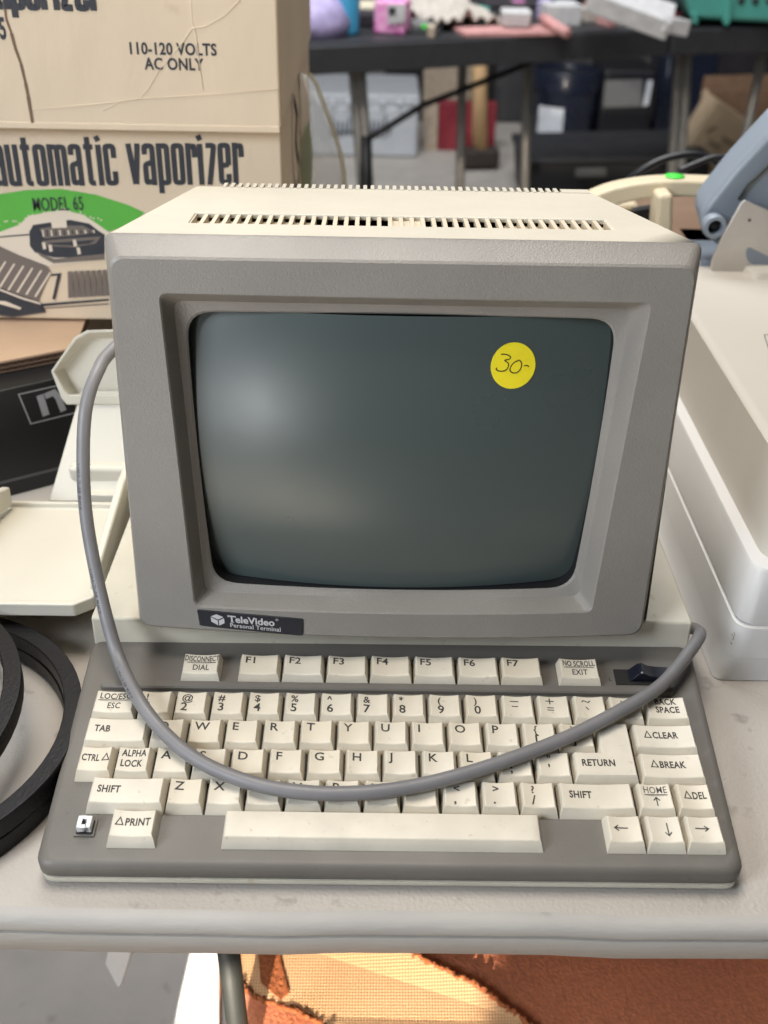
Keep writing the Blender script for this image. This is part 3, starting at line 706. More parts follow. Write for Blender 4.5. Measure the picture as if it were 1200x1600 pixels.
# scoop: octagonal dish
def so(px, py, d): return at(px, py, y=.292-d)
rim = [(80, 580), (116, 528), (136, 516), (230, 513), (235, 632), (104, 632), (96, 622)]
inn = [(84, 580), (119, 531), (139, 520), (226, 517), (230, 617), (108, 617), (100, 610)]
bot = [(98, 576), (128, 539), (146, 529), (215, 528), (220, 614), (120, 614), (112, 602)]
mb = MB(); mb.rings([[so(x, y, -.012) for x, y in rim], [so(x, y, .012) for x, y in rim], [so(x, y, .012) for x, y in inn], [so(x, y, .002) for x, y in bot]], True, True, True)
mb.build('scoop', 'tray_cream', tr, bevel=.0018, seg=3)
mb = MB(); mb.box((-.20, .19, TZ+.0165), (.09, .05, .034)); mb.box((-.165, .262, TZ+.025), (.07, .02, .052)); mb.build('foot', 'tray_cream', tr, bevel=.004)

# ================================================================== DRIVE BELTS
bl = thing('drive_belt', 'coil of black rubber drive belt lying beside the keyboard', 'drive belt', (-.25, .03, TZ))
sec = [(-.0042, -.0050), (.0042, -.0080), (.0042, .0080), (-.0042, .0050)]
def belt(cx, cy, rx_, ry_, z0, tilt=0, tilty=0, a0=0, n=72, sc_=1.0, ph=0):
    path = []
    for k in range(n+1):
        a = 2*math.pi*k/n+a0; path.append(Vector((cx+rx_*math.cos(a), cy+ry_*math.sin(a), z0+tilt*math.cos(a)+tilty*math.sin(a)+.001*math.sin(3*a+ph))))
    mb = MB(); P = path; rs = []
    for i, p in enumerate(P):
        t_ = (P[(i+1) % n]-P[(i-1) % n]).normalized(); up = Vector((0, 0, 1)); o_ = t_.cross(up).normalized(); up = o_.cross(t_)
        rs.append([p+up*u_*sc_+o_*v_*sc_ for u_, v_ in sec2])
    mb.rings(rs, True, False, False)
    return mb
sec2 = [(-.0050, -.0035), (-.0055, .0060), (.0055, .0060), (.0050, -.0035)]
for args in ((-.250, .026, .0985, .0980, TZ+.0062, .0, .0), (-.250, .026, .1000, .0960, TZ+.0062+.0115, .0, .0), (-.281, .024, .1010, .1010, TZ+.0290, .002, .003, 0, 72, 1.0, 1), (-.283, .024, .0885, .0885, TZ+.0262, .002, .003, 0, 72, 1.0, 1), (-.352, .052, .100, .085, TZ+.043, .004, .006, 0, 72, 1.1, 2)):
    mb = belt(*args); mb.build('belt_turn', 'rubber_black', bl, bevel=.0008)

# ================================================================== VAPORIZER BOX
YB = .40
vb = thing('appliance_carton', 'cream cardboard vaporizer carton with green arch print and black lettering', 'cardboard box', (-.24, .5, .84))
xr_ = -.0590; zlid = .984; zb0 = .836
mb = MB(); mb.box(((-.62+xr_)/2, YB+.0025+.175, (zb0+zlid)/2), (xr_+.62-.003, .35, zlid-zb0)); mb.build('carton_body', 'carton_cream', vb, bevel=.002)
mb = MB(); mb.box(((-.62+xr_)/2, YB+.177, (zlid+1.20)/2), (xr_+.62, .374, 1.20-zlid)); lid = mb.build('carton_lid', 'carton_cream', vb, bevel=.0025)
mb = MB(); mb.box((-.34, YB-.0055, zlid-.0002), (.56, .010, .005)); mb.build('lid_edge', 'carton_cream', vb, bevel=.001)
YFB = YB+.0025
def face_xy(px, py, y): p = at(px, py, y=y); return (p.x, p.z)
def flatpoly(mb, px, y, lay, mi=0):
    vs = []
    for a, b in px: p = at(a, b, y=y); vs.append(Vector((p.x, y-.0003-lay*.00012, p.z)))
    mb.add(vs, [tuple(range(len(vs)))], mi)
# wording on the body, in a condensed rounded face drawn by strokes
G = {'a': (.34, [[(.06, .74), (.06, .94), (.28, .94), (.28, 0)], [(.28, .56), (.06, .50), (.06, .06), (.28, .10)]]),
     'u': (.34, [[(.06, 1), (.06, .06), (.28, .06)], [(.28, 1), (.28, 0)]]),
     't': (.30, [[(.14, 1.16), (.14, .06), (.27, .06)], [(.02, .93), (.28, .93)]]),
     'o': (.34, [[(.06, .94), (.28, .94), (.28, .06), (.06, .06)]]),
     'm': (.52, [[(.06, 0), (.06, 1)], [(.06, .93), (.26, .93), (.26, 0)], [(.26, .93), (.46, .93), (.46, 0)]]),
     'i': (.13, [[(.065, 0), (.065, .98)], [(.03, 1.18), (.09, 1.06)]]),
     'c': (.32, [[(.28, .66), (.28, .94), (.06, .94), (.06, .06), (.28, .06), (.28, .34)]]),
     'v': (.36, [[(.05, 1), (.17, .03)], [(.31, 1), (.19, .03)]]),
     'p': (.34, [[(.06, -.20), (.06, 1)], [(.06, .94), (.28, .94), (.28, .06), (.06, .06)]]),
     'r': (.26, [[(.06, 0), (.06, 1)], [(.06, .90), (.24, .94), (.24, .66)]]),
     'z': (.30, [[(.03, .94), (.26, .94), (.09, 0)]]),
     'Z': (.32, [[(.03, .94), (.27, .94), (.06, .06), (.30, .06)]]),
     'e': (.34, [[(.28, .26), (.28, .06), (.06, .06), (.06, .94), (.28, .94), (.28, .47)], [(.28, .49), (.06, .45)]]), ' ': (.20, [])}
def condensed(mb, s, place, x0, h, gap=.075, th=.125, mi=0, wk=1.0):
    x = x0; lay = 0
    for ch in s:
        wd, ss = G[ch]
        for st in ss:
            lay = (lay+1) % 4; k = lay*.00004
            cl_ = ch == 'o'; st2 = []
            for q, p in enumerate(st):
                if (0 < q < len(st)-1) or cl_:
                    p_, n_ = Vector(st[q-1]), Vector(st[(q+1) % len(st)]); p = Vector(p); d0 = (p_-p); d1 = (n_-p)
                    if abs(d0.normalized().dot(d1.normalized())) < .5:
                        st2 += [p+d0.normalized()*.055, p+(d0.normalized()+d1.normalized())*.016, p+d1.normalized()*.055]; continue
                st2.append(Vector(p))
            stroke(mb, [(x+a*h*wk, b*h) for a, b in st2], th*h, lambda a, b, k=k: place(a, b)+Vector((0, -k, 0)), mi, cl_)
        x += (wd+gap)*h*wk
    return x
A0 = at(-6, 291, y=YFB); A1 = at(384, 288, y=YFB)
w_nat = condensed(MB(), 'automatic vaporizer', lambda a, b: Vector((a, 0, b)), 0, 1.0)
hgt = (at(100, 228, y=YFB).z-at(100, 293, y=YFB).z)
wk = (A1.x-A0.x)/(w_nat*hgt); sl = (A1.z-A0.z)/(A1.x-A0.x)
mb = MB()
condensed(mb, 'automatic vaporizer', lambda a, b: Vector((A0.x+a, YFB-.0004, A0.z+b+sl*a)), 0, hgt, mi=0, wk=wk)
mb.build('carton_title', 'print_navy', vb)
# green arch and product drawing
mb = MB()
arc = [(-40, 312), (0, 303), (40, 297), (95, 295), (150, 304), (200, 320), (226, 332), (205, 352), (160, 364), (100, 360), (40, 358), (-40, 366)]
flatpoly(mb, arc, YFB, 1, 0)
flatpoly(mb, [(-40, 372), (0, 362), (30, 351), (45, 337), (75, 331), (100, 328), (130, 335), (150, 348), (170, 362), (200, 370), (200, 400), (-40, 430)], YFB, 2, 1)
for i in range(26):
    px = 0+i*6.4+random.uniform(-2, 2); py = 356-22*math.exp(-((px-95)/55)**2)-random.uniform(2, 10)
    flatpoly(mb, [(px-1.6, py), (px, py-1.8), (px+1.6, py), (px, py+1.8)], YFB, 3, 1)
flatpoly(mb, [(46, 362), (52, 351), (80, 347), (110, 343), (140, 349), (154, 360), (164, 366), (164, 396), (130, 402), (85, 402), (55, 394), (47, 384)], YFB, 3, 2)
flatpoly(mb, [(62, 357), (90, 352), (130, 352), (150, 362), (130, 366), (70, 372)], YFB, 4, 3)
flatpoly(mb, [(80, 346), (93, 342), (95, 340), (104, 342), (105, 355), (82, 356)], YFB, 5, 1)
for i in range(13):
    px = 66+i*6.6; flatpoly(mb, [(px, 359-abs(px-108)*.02), (px+2.2, 359), (px+3.6, 369-i*.5), (px+1.4, 369.5-i*.5)], YFB, 5, 2 if i % 2 else 1)
flatpoly(mb, [(66, 376), (110, 372), (158, 369), (150, 380), (115, 386), (76, 384)], YFB, 4, 3)
flatpoly(mb, [(74, 379), (112, 377), (150, 374), (140, 380), (112, 383), (84, 382)], YFB, 5, 2)
for (a, b) in ((66, 378), (76, 382), (114, 374), (120, 386)): flatpoly(mb, [(a, b), (a+5, b), (a+7, b+10), (a+2, b+11)], YFB, 6, 1)
flatpoly(mb, [(-40, 372), (46, 365), (46, 367), (-40, 374)], YFB, 4, 2)
flatpoly(mb, [(56, 392), (86, 404), (164, 396), (164, 405), (84, 411), (64, 400)], YFB, 4, 3)
flatpoly(mb, [(-40, 372), (0, 384), (30, 398), (72, 414), (79, 424), (60, 470), (72, 488), (20, 496), (-40, 488)], YFB, 5, 3)
flatpoly(mb, [(-40, 436), (0, 448), (36, 462), (62, 470), (72, 486), (20, 494), (-40, 484)], YFB, 6, 2)
for i in range(7):
    x0_, y0_ = -30+i*14, 412+i*3.4; flatpoly(mb, [(x0_, y0_+30), (x0_+24, y0_-8), (x0_+26.5, y0_-7), (x0_+3, y0_+31)], YFB, 6, 1)
flatpoly(mb, [(-40, 438), (0, 450), (36, 464), (64, 472), (64, 475), (36, 467), (0, 453), (-40, 441)], YFB, 7, 1)
flatpoly(mb, [(-40, 466), (10, 470), (34, 480), (32, 483), (0, 474), (-40, 470)], YFB, 7, 1)
for i in range(8):
    x0_ = 106+i*9; flatpoly(mb, [(x0_, 424-i*.4), (x0_+6.4, 423-i*.4), (x0_+10, 464-i*.5), (x0_+1, 465-i*.5)], YFB, 5, 3)
flatpoly(mb, [(80, 428), (96, 426), (86, 468), (82, 466), (90, 430), (80, 431)], YFB, 5, 2)
flatpoly(mb, [(64, 474), (170, 466), (170, 469), (66, 478)], YFB, 6, 2); flatpoly(mb, [(66, 480), (170, 473), (170, 475), (66, 482)], YFB, 6, 3)
p0 = at(52, 329, y=YFB); p1 = at(131, 326, y=YFB)
_, _, wd = letters('MODEL 65', .014, .62, .0001, 1.05)
put_text(mb, 'MODEL 65', .0140, lambda a, b: Vector((p0.x+a*(p1.x-p0.x)/wd, YFB-.0012, p0.z+b+a*.04)), 0, 0, 'l', .62, .0001, 1.05, mi=2)
mb.build('carton_drawing', ['print_green', 'print_pale', 'print_navy', 'print_grey'], vb)
# lid lettering
YL = YB-.010; mb = MB(); lp = lambda p: (lambda a, b: Vector((p.x+a, YL-.0003, p.z+b)))
p0 = at(200, 84, y=YL); p1 = at(339, 86, y=YL); s1 = p1.x-p0.x; _, _, wd = letters('110-120 VOLTS', .0105, .92, .00028, 1.05)
put_text(mb, '110-120 VOLTS', .0105*1.0, lp(p0), 0, 0, 'l', .92*s1/wd, .00028, 1.05)
p0 = at(227, 108, y=YL); p1 = at(319, 109, y=YL); s1 = p1.x-p0.x; _, _, wd = letters('AC ONLY', .0105, .92, .00028, 1.05)
put_text(mb, 'AC ONLY', .0105, lp(p0), 0, 0, 'l', .92*s1/wd, .00028, 1.05)
mb.build('rating_text', 'print_navy', vb)
mb = MB()
hl = hgt*.86; q0 = at(162, 17, y=YL); wn = condensed(MB(), 'vaporiZer', lambda a, b: Vector((a, 0, b)), 0, hl, .06, .17)
condensed(mb, 'vaporiZer', lambda a, b: Vector((q0.x-wn*.98+a, YL-.0003, q0.z+b)), 0, hl, .06, .17, wk=.98)
mb.build('lid_wording', 'print_navy', vb)
mb = MB()
p0 = at(-3, 60, y=YL); put_text(mb, '85', .0185, lp(p0), -.003, 0, 'l', .5, .0006)
mb.build('lid_number', 'print_navy', vb)
mb = MB()   # tear and creases in the lid
tear = [(6, 0), (10, 30), (18, 52), (24, 75), (33, 100), (40, 130), (44, 150), (51, 192)]
tp = [at(a, b, y=YL) for a, b in tear]
for i in range(len(tp)-1):
    w0 = .0007+.0006*random.random()
    mb.add([tp[i]+Vector((-w0, -.0004, 0)), tp[i]+Vector((w0, -.0004, 0)), tp[i+1]+Vector((w0*.8, -.0004, 0)), tp[i+1]+Vector((-w0*.8, -.0004, 0))], [(0, 1, 2, 3)])
mb.build('carton_tear', 'carton_dark', vb)
mb = MB()
for line in ([(375, 0), (350, 25), (320, 42), (300, 44), (288, 62), (270, 85), (250, 108), (232, 138), (216, 155), (190, 158), (160, 172)], [(298, 0), (300, 30), (306, 52), (310, 90), (318, 140)], [(50, 170), (140, 164), (220, 154), (330, 146), (434, 139)]):
    pts = [at(a, b+random.uniform(-1.5, 1.5), y=YL-.0002) for a, b in line]; mb.tube(pts, [.00015+.00030*random.random() for _ in pts], 6)
mb.build('lid_creases', 'crease_pale', vb)
# round mark on the end of the carton
mb = MB(); XS = xr_+.0003-.0015
cen = at(463, 205, x=XS)
ell = [(cen.y+math.cos(2*math.pi*k/32)*.052, cen.z+.004+math.sin(2*math.pi*k/32)*.050) for k in range(32)]
stroke(mb, ell, .004, lambda a, b: Vector((XS+.0004, a, b)), 0, True)
stroke(mb, [(cen.y-.02, cen.z+.03), (cen.y+.012, cen.z+.01), (cen.y-.012, cen.z-.005), (cen.y+.016, cen.z-.03)], .008, lambda a, b: Vector((XS+.0004, a, b)), 0)
mb.build('end_mark', 'print_navy', vb)

# flap of corrugated board under it
cf = thing('corrugated_flap', 'bare brown corrugated board lying on the black carton', 'cardboard', (-.25, .36, .83))
def qf(px, py, y): return at(px, py, y=y)
P = [qf(-60, 596, .317), qf(30, 571, .331), qf(105, 552, .344), qf(120, 500, .39), qf(-60, 500, .40)]
mb = MB(); zt_ = .8315
tp = [Vector((-.330, .288, .8335)), Vector((-.2185, .352, .8335)), Vector((-.214, .37, .8335)), Vector((-.218, .42, .8345)), Vector((-.40, .47, .8345)), Vector((-.42, .33, .8335))]
mb.prism(tp, (0, 0, -.0012)); mb.build('liner', 'carton_brown', cf)
mb = MB(); q = [p+Vector((.0, .0012, -.0013)) for p in tp]; mb.prism(q, (0, 0, -.0072)); mb.build('core', 'carton_core', cf)
mb = MB()
for zz in (-.0012, -.0048, -.0082):
    a, b = tp[0], tp[1]; mb.box((a+b)/2+Vector((0, 0, zz-.0002)), ((b-a).length, .0012, .0007), Matrix.Rotation(math.atan2((b-a).y, (b-a).x), 3, 'Z'))
d_ = (tp[1]-tp[0]).normalized(); nW = 44; Lw = (tp[1]-tp[0]).length
for base in (-.0030, -.0066):
    pts = [tp[0]+d_*(Lw*k/nW)+Vector((0, 0, base+(.0014 if k % 2 else -.0014))) for k in range(nW+1)]
    mb.tube(pts, .00035, 5)
mb.build('flutes', 'carton_dark', cf)
# black carton with square logo
nb = thing('logo_carton', 'glossy black carton with a framed silver letter n on its face', 'carton', (-.24, .35, TZ))
ang = math.atan2(.3239-.2925, -.2161+.2649); ed = Vector((math.cos(ang), math.sin(ang), 0)); nd = Vector((-math.sin(ang), math.cos(ang), 0))
o0 = Vector((-.2649, .2925, TZ))
hN = .0840
mb = MB(); c_ = o0+ed*.0-nd*0+ed*(-.10)+nd*.09+Vector((0, 0, hN/2)); Rz_ = Matrix.Rotation(ang, 3, 'Z')
mb.box(c_, (.33, .18, hN), Rz_); mb.build('carton_shell', 'gloss_black', nb, bevel=.0012)
nN = nd
def nbp(px, py): p = on_plane(px, py, o0, nN); return ((p-o0).dot(ed), p.z)
def nbw(a, z, d=.0003): return o0+ed*a-nd*d+Vector((0, 0, z-TZ))
mb = MB()
stroke(mb, [nbp(29, 616), nbp(135, 592), nbp(152, 636), nbp(48, 662)], .0010, nbw, 0, True)
stroke(mb, [nbp(62, 617), nbp(72, 649)], .0052, nbw, 0)
stroke(mb, [nbp(70, 619), nbp(84, 613), nbp(91, 621), nbp(99, 642)], .0046, lambda a, b: nbw(a, b, .0004), 0)
mb.build('logo', 'logo_silver', nb)
mb = MB(); stroke(mb, [nbp(-30, 762), nbp(105, 728)], .0022, nbw, 0)
put_text(mb, 'floor', .006, lambda a, b: nbw(nbp(0, 764)[0]+a, nbp(0, 764)[1]+b), 0, 0, 'l', 1.1) if False else None
mb.build('carton_line', 'logo_dim', nb)

# clear bag beyond the carton
bgp = thing('plastic_bag', 'crumpled clear plastic bag with yellowed seam beside the vaporizer carton', 'plastic bag', (.0, .62, .8))
YG = .60
mb = MB(); out = [(468, 112), (482, 118), (500, 150), (517, 190), (533, 250), (540, 330), (470, 340), (462, 230)]
cen_ = (500, 240)
rsx = []
for k, dy in ((1.0, .0), (.85, -.012), (.6, -.018), (.3, -.020)):
    rsx.append([at(cen_[0]+(x-cen_[0])*k+random.uniform(-2, 2), cen_[1]+(y-cen_[1])*k, y=YG+dy+random.uniform(-.004, .004)) for x, y in out])
mb.rings(rsx, True, False, True, 0, True)
mb.build('bag_film', 'bag_clear', bgp, smooth=True)
mb = MB(); pth = [(478, 112), (490, 130), (503, 165), (516, 200), (527, 235), (533, 270), (536, 330)]
pl_ = [at(a, b, y=YG-.024) for a, b in pth]; wq = [at(a+8, b+2, y=YG-.022) for a, b in pth]
mb.rings([pl_, wq, [p+Vector((0, .003, 0)) for p in wq]], False); mb.build('seam', 'bag_seam', bgp, smooth=True)
mb = MB(); mb.prism([at(470, 220, y=YG+.01), at(482, 190, y=YG+.01), at(488, 240, y=YG+.01), at(484, 340, y=YG+.01), at(468, 340, y=YG+.01)], (0, .01, 0)); mb.build('green_card', 'bag_green', bgp)

# ================================================================== BEHIND RIGHT: beige handle machine, grey machine
hm = thing('handled_appliance', 'beige appliance with arched handle and bright green dot sticker', 'appliance', (.22, .52, TZ))
YH = .52
hp = [at(a, b, y=YH) for a, b in [(922, 308), (960, 294), (1010, 285), (1060, 282), (1110, 283), (1160, 285), (1210, 288)]]
lo = [at(a, b, y=YH) for a, b in [(922, 340), (965, 322), (1010, 312), (1060, 309), (1110, 309), (1160, 311), (1210, 315)]]
mb = MB(); H1 = catmull(hp, 4); H2 = catmull(lo, 4)
mb.rings([H1, H2, [p+Vector((0, .022, 0)) for p in H2], [p+Vector((0, .022, 0)) for p in H1]][0:4]+[H1], False); 
mb.rings([[H1[0], H2[0], H2[0]+Vector((0, .022, 0)), H1[0]+Vector((0, .022, 0))]], True, True, False)
mb.build('handle', 'handle_beige', hm, bevel=.003, seg=3)
mb = MB(); mb.prism([at(1028, 305, y=YH-.02), at(1053, 303, y=YH-.02), at(1050, 420, y=YH-.02), at(1020, 420, y=YH-.02)], (0, .03, 0)); mb.build('post', 'handle_beige', hm, bevel=.004, seg=3)
mb = MB(); mb.prism([at(900, 322, y=YH+.04), at(1000, 318, y=YH+.04), at(1010, 440, y=YH+.04), at(880, 440, y=YH+.04)], (0, .05, 0)); mb.build('shoulder', 'handle_beige', hm, bevel=.006)
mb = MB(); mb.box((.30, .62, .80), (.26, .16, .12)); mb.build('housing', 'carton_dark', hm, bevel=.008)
mb = MB(); mb.prism([at(990, 330, y=YH+.03), at(1020, 325, y=YH+.03), at(1010, 400, y=YH+.03), at(990, 400, y=YH+.03)], (0, .01, 0)); mb.build('inner_gap', 'black_plastic', hm)
mb = MB(); cS = at(1059, 282, y=YH)+Vector((0, .011, .0004)); mb.lathe(cS, [(.0080, 0), (.0080, .0008)], 24); mb.build('dot_sticker', 'sticker_green', hm)
gm = thing('enamel_machine', 'blue-grey enamel machine arm with slotted steel plate behind office machine', 'machine', (.30, .47, TZ))
YM = .475
mb = MB(); arm = [(1094, 350), (1098, 332), (1108, 318), (1150, 266), (1215, 196), (1240, 190), (1260, 330), (1150, 400), (1118, 384), (1100, 370)]
mb.prism([at(a, b, y=YM) for a, b in arm], (.0, .03, .01)); mb.build('arm', 'blue_grey_enamel', gm, bevel=.005, seg=3)
cH = at(1113, 350, y=YM-.004); ax = Matrix.Rotation(rad(90), 3, 'X')
mb = MB(); mb.lathe(cH, [(.0092, 0), (.0095, .008), (.0085, .010), (.0058, .010), (.0052, .004)], 24, 0, ax); pv = mb.build('pivot', 'blue_grey_enamel', gm, smooth='auto')
mb = MB(); mb.lathe(cH+Vector((0, -.004, 0)), [(.0053, 0), (.0053, .001)], 20, 0, ax); mb.build('pivot_hole', 'black_plastic', pv)
mb = MB(); mb.tube([at(1154, 312, y=YM-.003), at(1168, 290, y=YM-.003), at(1215, 245, y=YM-.003)], .0012, 8); mb.build('arm_seam', 'pipe_grey', gm)
mb = MB(); pl4 = [(1109, 440), (1112, 408), (1128, 372), (1158, 318), (1164, 313), (1230, 342), (1240, 440)]
mb.prism([at(a, b, y=YM-.016) for a, b in pl4], (.0, .003, 0)); sp = mb.build('steel_plate', 'steel_plate', gm, bevel=.0008)
mb = MB(); sl_ = quad_round([(1166, 384), (1240, 420), (1240, 446), (1166, 408)], 10, 4, 5)
mb.prism([at(p.x, p.y, y=YM-.0166) for p in sl_], (0, .0004, 0)); mb.build('slot', 'blue_grey_enamel', sp)
mb = MB()
for a, b in ((1171, 344), (1131, 427)): mb.lathe(at(a, b, y=YM-.0162), [(.0012, 0), (.0010, .0008)], 12, 0, ax)
mb.build('rivet', 'pipe_grey', sp)
mb = MB(); mb.box((.40, .54, .80), (.26, .10, .12)); mb.build('body', 'blue_grey_enamel', gm, bevel=.01)
mb = MB(); mb.tube(catmull([at(960, 300, y=.75), at(1000, 268, y=.74), at(1040, 248, y=.74), at(1085, 241, y=.74), at(1120, 252, y=.74), at(1135, 268, y=.73), at(1150, 300, y=.72)], 6), .0038, 10)
mb.tube(catmull([at(1060, 268, y=.72), at(1090, 255, y=.72), at(1120, 246, y=.72), at(1170, 250, y=.72), at(1215, 262, y=.72)], 6), .0034, 10)
tag(mb.build('power_cord', 'black_plastic'), 'black power cord arching behind the beige handle', 'cord')

# ================================================================== BELOW: upholstered seat, white plastic pieces
us = thing('upholstered_seat', 'rust orange velvet chair seat with torn woven backing under the table', 'chair', (.2, .2, 0))
mb = MB(); nx, ny_ = 60, 18; x0, x1 = -.094, .60
def seat(x, yv): return .452+.24*(min(yv, .16)-.09)-.9*max(0, .02-yv)**1.3+.004*math.sin(x*14+yv*9)+.002*math.sin(x*37)
vs = []; fs = []
for j in range(ny_+1):
    for i in range(nx+1):
        x = x0+(x1-x0)*i/nx; y = -.06+.5*j/ny_; ed_ = min(1, min(i, nx-i)/3.0); vs.append(Vector((x, y, seat(x, y)-.03*(1-ed_)**2)))
for j in range(ny_):
    for i in range(nx): k = j*(nx+1)+i; fs.append((k, k+1, k+nx+2, k+nx+1))
mb.add(vs, fs, 0, True); mb.build('cushion', 'velvet_rust', us, smooth=True)
mb = MB(); mb.box((.255, .19, .32), (.66, .46, .20)); mb.build('seat_base', 'velvet_rust', us, bevel=.02)
sp_ = lambda px, py, d=.004: (lambda p: Vector((p.x, p.y, seat(p.x, p.y)+d)))(at(px, py, z=.452))
mb = MB(); edge = [(368, 1540), (400, 1560), (440, 1574), (480, 1588), (520, 1610), (700, 1640), (870, 1640), (830, 1602), (760, 1560), (700, 1535), (650, 1515), (620, 1496), (600, 1478), (480, 1470), (368, 1470)]
rsx = [[sp_(a, b, .0035) for a, b in edge], [sp_(a, b, .006) for a, b in edge]]
mb.rings(rsx, True, False, False)
# triangulated sheet over the flap
vs = [sp_(a, b, .006) for a, b in edge]; mb.add(vs, [tuple(range(len(vs)))], 0)
mb.build('woven_backing', 'backing_weave', us)
mb = MB(); fr_ = [(600, 1480), (622, 1497), (650, 1515), (690, 1532), (720, 1544), (752, 1556), (790, 1580), (825, 1600), (860, 1630)]
pts = catmull([sp_(a, b, .0055) for a, b in fr_], 14); pts = [p+Vector((random.uniform(-1, 1), random.uniform(-1, 1), random.uniform(-.5, 1)))*.0016 for p in pts]
mb.tube(pts, [.0012+.0014*random.random() for _ in pts], 7)
fr2 = [(366, 1538), (400, 1560), (440, 1573), (480, 1588), (520, 1608)]
pts = catmull([sp_(a, b, .0055) for a, b in fr2], 14); pts = [p+Vector((random.uniform(-1, 1), random.uniform(-1, 1), random.uniform(-.5, 1)))*.0016 for p in pts]
mb.tube(pts, [.0012+.0014*random.random() for _ in pts], 7); mb.build('frayed_edge', 'fringe_rust', us)
mb = MB(); bd_ = [(402, 1470), (436, 1470), (440, 1520), (452, 1560), (438, 1568), (408, 1545)]
mb.prism([sp_(a, b, .0075) for a, b in bd_], (0, 0, .0012)); mb.build('webbing_band', 'fringe_rust', us)
wp = MB(); wp.prism([at(a, b, y=.10) for a, b in [(303, 1460), (343, 1460), (343, 1640), (262, 1640)]], (0, .02, 0))
tag(wp.build('plastic_strut', 'white_plastic', None, bevel=.003), 'wide white plastic leg beside the dark table leg', 'plastic strut')
wp = MB(); wp.prism([at(a, b, y=.12) for a, b in [(172, 1460), (210, 1460), (206, 1494), (191, 1540), (184, 1546), (164, 1508)]], (0, .012, 0))
tag(wp.build('plastic_bracket', 'white_plastic', None, bevel=.002), 'pointed white plastic strip hanging below the table edge', 'plastic strip')

# ================================================================== BACKGROUND: black table and what is on it
TB = .740
ft = thing('black_table', 'long black folding table with cluttered top standing across the garage', 'table', (.3, 2.6, 0))
e0 = at(440, 74, z=TB); e1 = at(1050, 45, z=TB); e2 = at(1215, 41, z=TB)
dirT = (e1-e0).normalized(); nT = Vector((-dirT.y, dirT.x, 0))
e00 = e0-dirT*.9
mb = MB(); mb.prism([e00, e1-dirT*.004, e1-dirT*.004+nT*.76, e00+nT*.76], (0, 0, -.012)); mb.build('tabletop', 'bench_black', ft)
mb = MB(); mb.prism([e00-nT*.004, e1-dirT*.004-nT*.004, e1-dirT*.004+nT*.02, e00+nT*.02], (0, 0, -.062)); mb.build('apron', 'bench_black', ft, bevel=.006)
def leg_at(px, y0_, y1_, r=.0135, m='steel_grey', dpt=.10, dx=.0):
    a = at(px, 90, z=TB-.06); 
    base = at(px, y0_, z=TB-.06)+nT*dpt; return base
for px in (551, 562):
    a = at(px, 92, y=2.40); b = at(px+15, 300, y=2.43); d = (b-a).normalized(); b = a+d*(a.z/abs(d.z))
    mb = MB(); mb.tube([a, b], .0125, 12); mb.build('leg', 'steel_grey', ft)
for px in (845-122, 824):
    a = at(px, 85, y=2.85); b = at(px-3, 230, y=2.85); d = (b-a).normalized(); b = a+d*(a.z/abs(d.z))
    mb = MB(); mb.tube([a, b], .013, 12); mb.build('leg', 'steel_grey', ft)
mb = MB(); mb.tube([at(568, 222, y=2.42), at(660, 165, y=2.55), at(900, 70, y=2.75)], .008, 8); mb.build('brace', 'black_plastic', ft)
mb = MB(); a = at(570, 210, y=2.42); mb.tube([a, a+Vector((.012, 0, -.35))], .017, 12); mb.build('leg_sleeve', 'black_plastic', ft)
f2 = thing('second_black_table', 'second black folding table butting against the end of the cluttered one', 'table', (1.2, 2.8, 0))
d2 = (e2-e1).normalized(); n2 = Vector((-d2.y, d2.x, 0)); e3 = e1+d2*1.6
mb = MB(); mb.prism([e1+d2*.004, e3, e3+n2*.76, e1+d2*.004+n2*.76], (0, 0, -.012)); mb.build('tabletop', 'bench_black', f2)
mb = MB(); mb.prism([e1+d2*.004-n2*.004, e3-n2*.004, e3+n2*.02, e1+d2*.004+n2*.02], (0, 0, -.062)); mb.build('apron', 'bench_black', f2, bevel=.006)
for px in (1062, 1076):
    a = at(px, 75, y=2.75); b = at(px-8, 200, y=2.75); d = (b-a).normalized(); b = a+d*(a.z/abs(d.z))
    mb = MB(); mb.tube([a, b], .013, 12); mb.build('leg', 'steel_grey', f2)
a = at(1195, 70, y=2.8); mb = MB(); mb.tube([a, Vector((a.x-.02, a.y, 0))], .013, 12); mb.build('leg', 'steel_grey', f2)

def base_at(px, py, z): return at(px, py, z=z)
def sbox(name, m, px0, px1, pyb, pyt, z0, depth, label=None, cat=None, rot=0, bevel=.006, parent=None, taper=1):
    """box whose front face spans px0..px1 and pyb..pyt, standing at height z0"""
    a = at(px0, pyb, z=z0); b = at(px1, pyb, z=z0); y = (a.y+b.y)/2; a = at(px0, pyb, y=y); b = at(px1, pyb, y=y); h = at((px0+px1)/2, pyt, y=y).z-z0
    mb = MB(); mb.box(((a.x+b.x)/2, y+depth/2, z0+h/2), (b.x-a.x, depth, h), Matrix.Rotation(rad(rot), 3, 'Z') if rot else None, 0, taper)
    o = mb.build(name, m, parent, bevel=bevel)
    if label: tag(o, label, cat)
    return o, y, z0, h
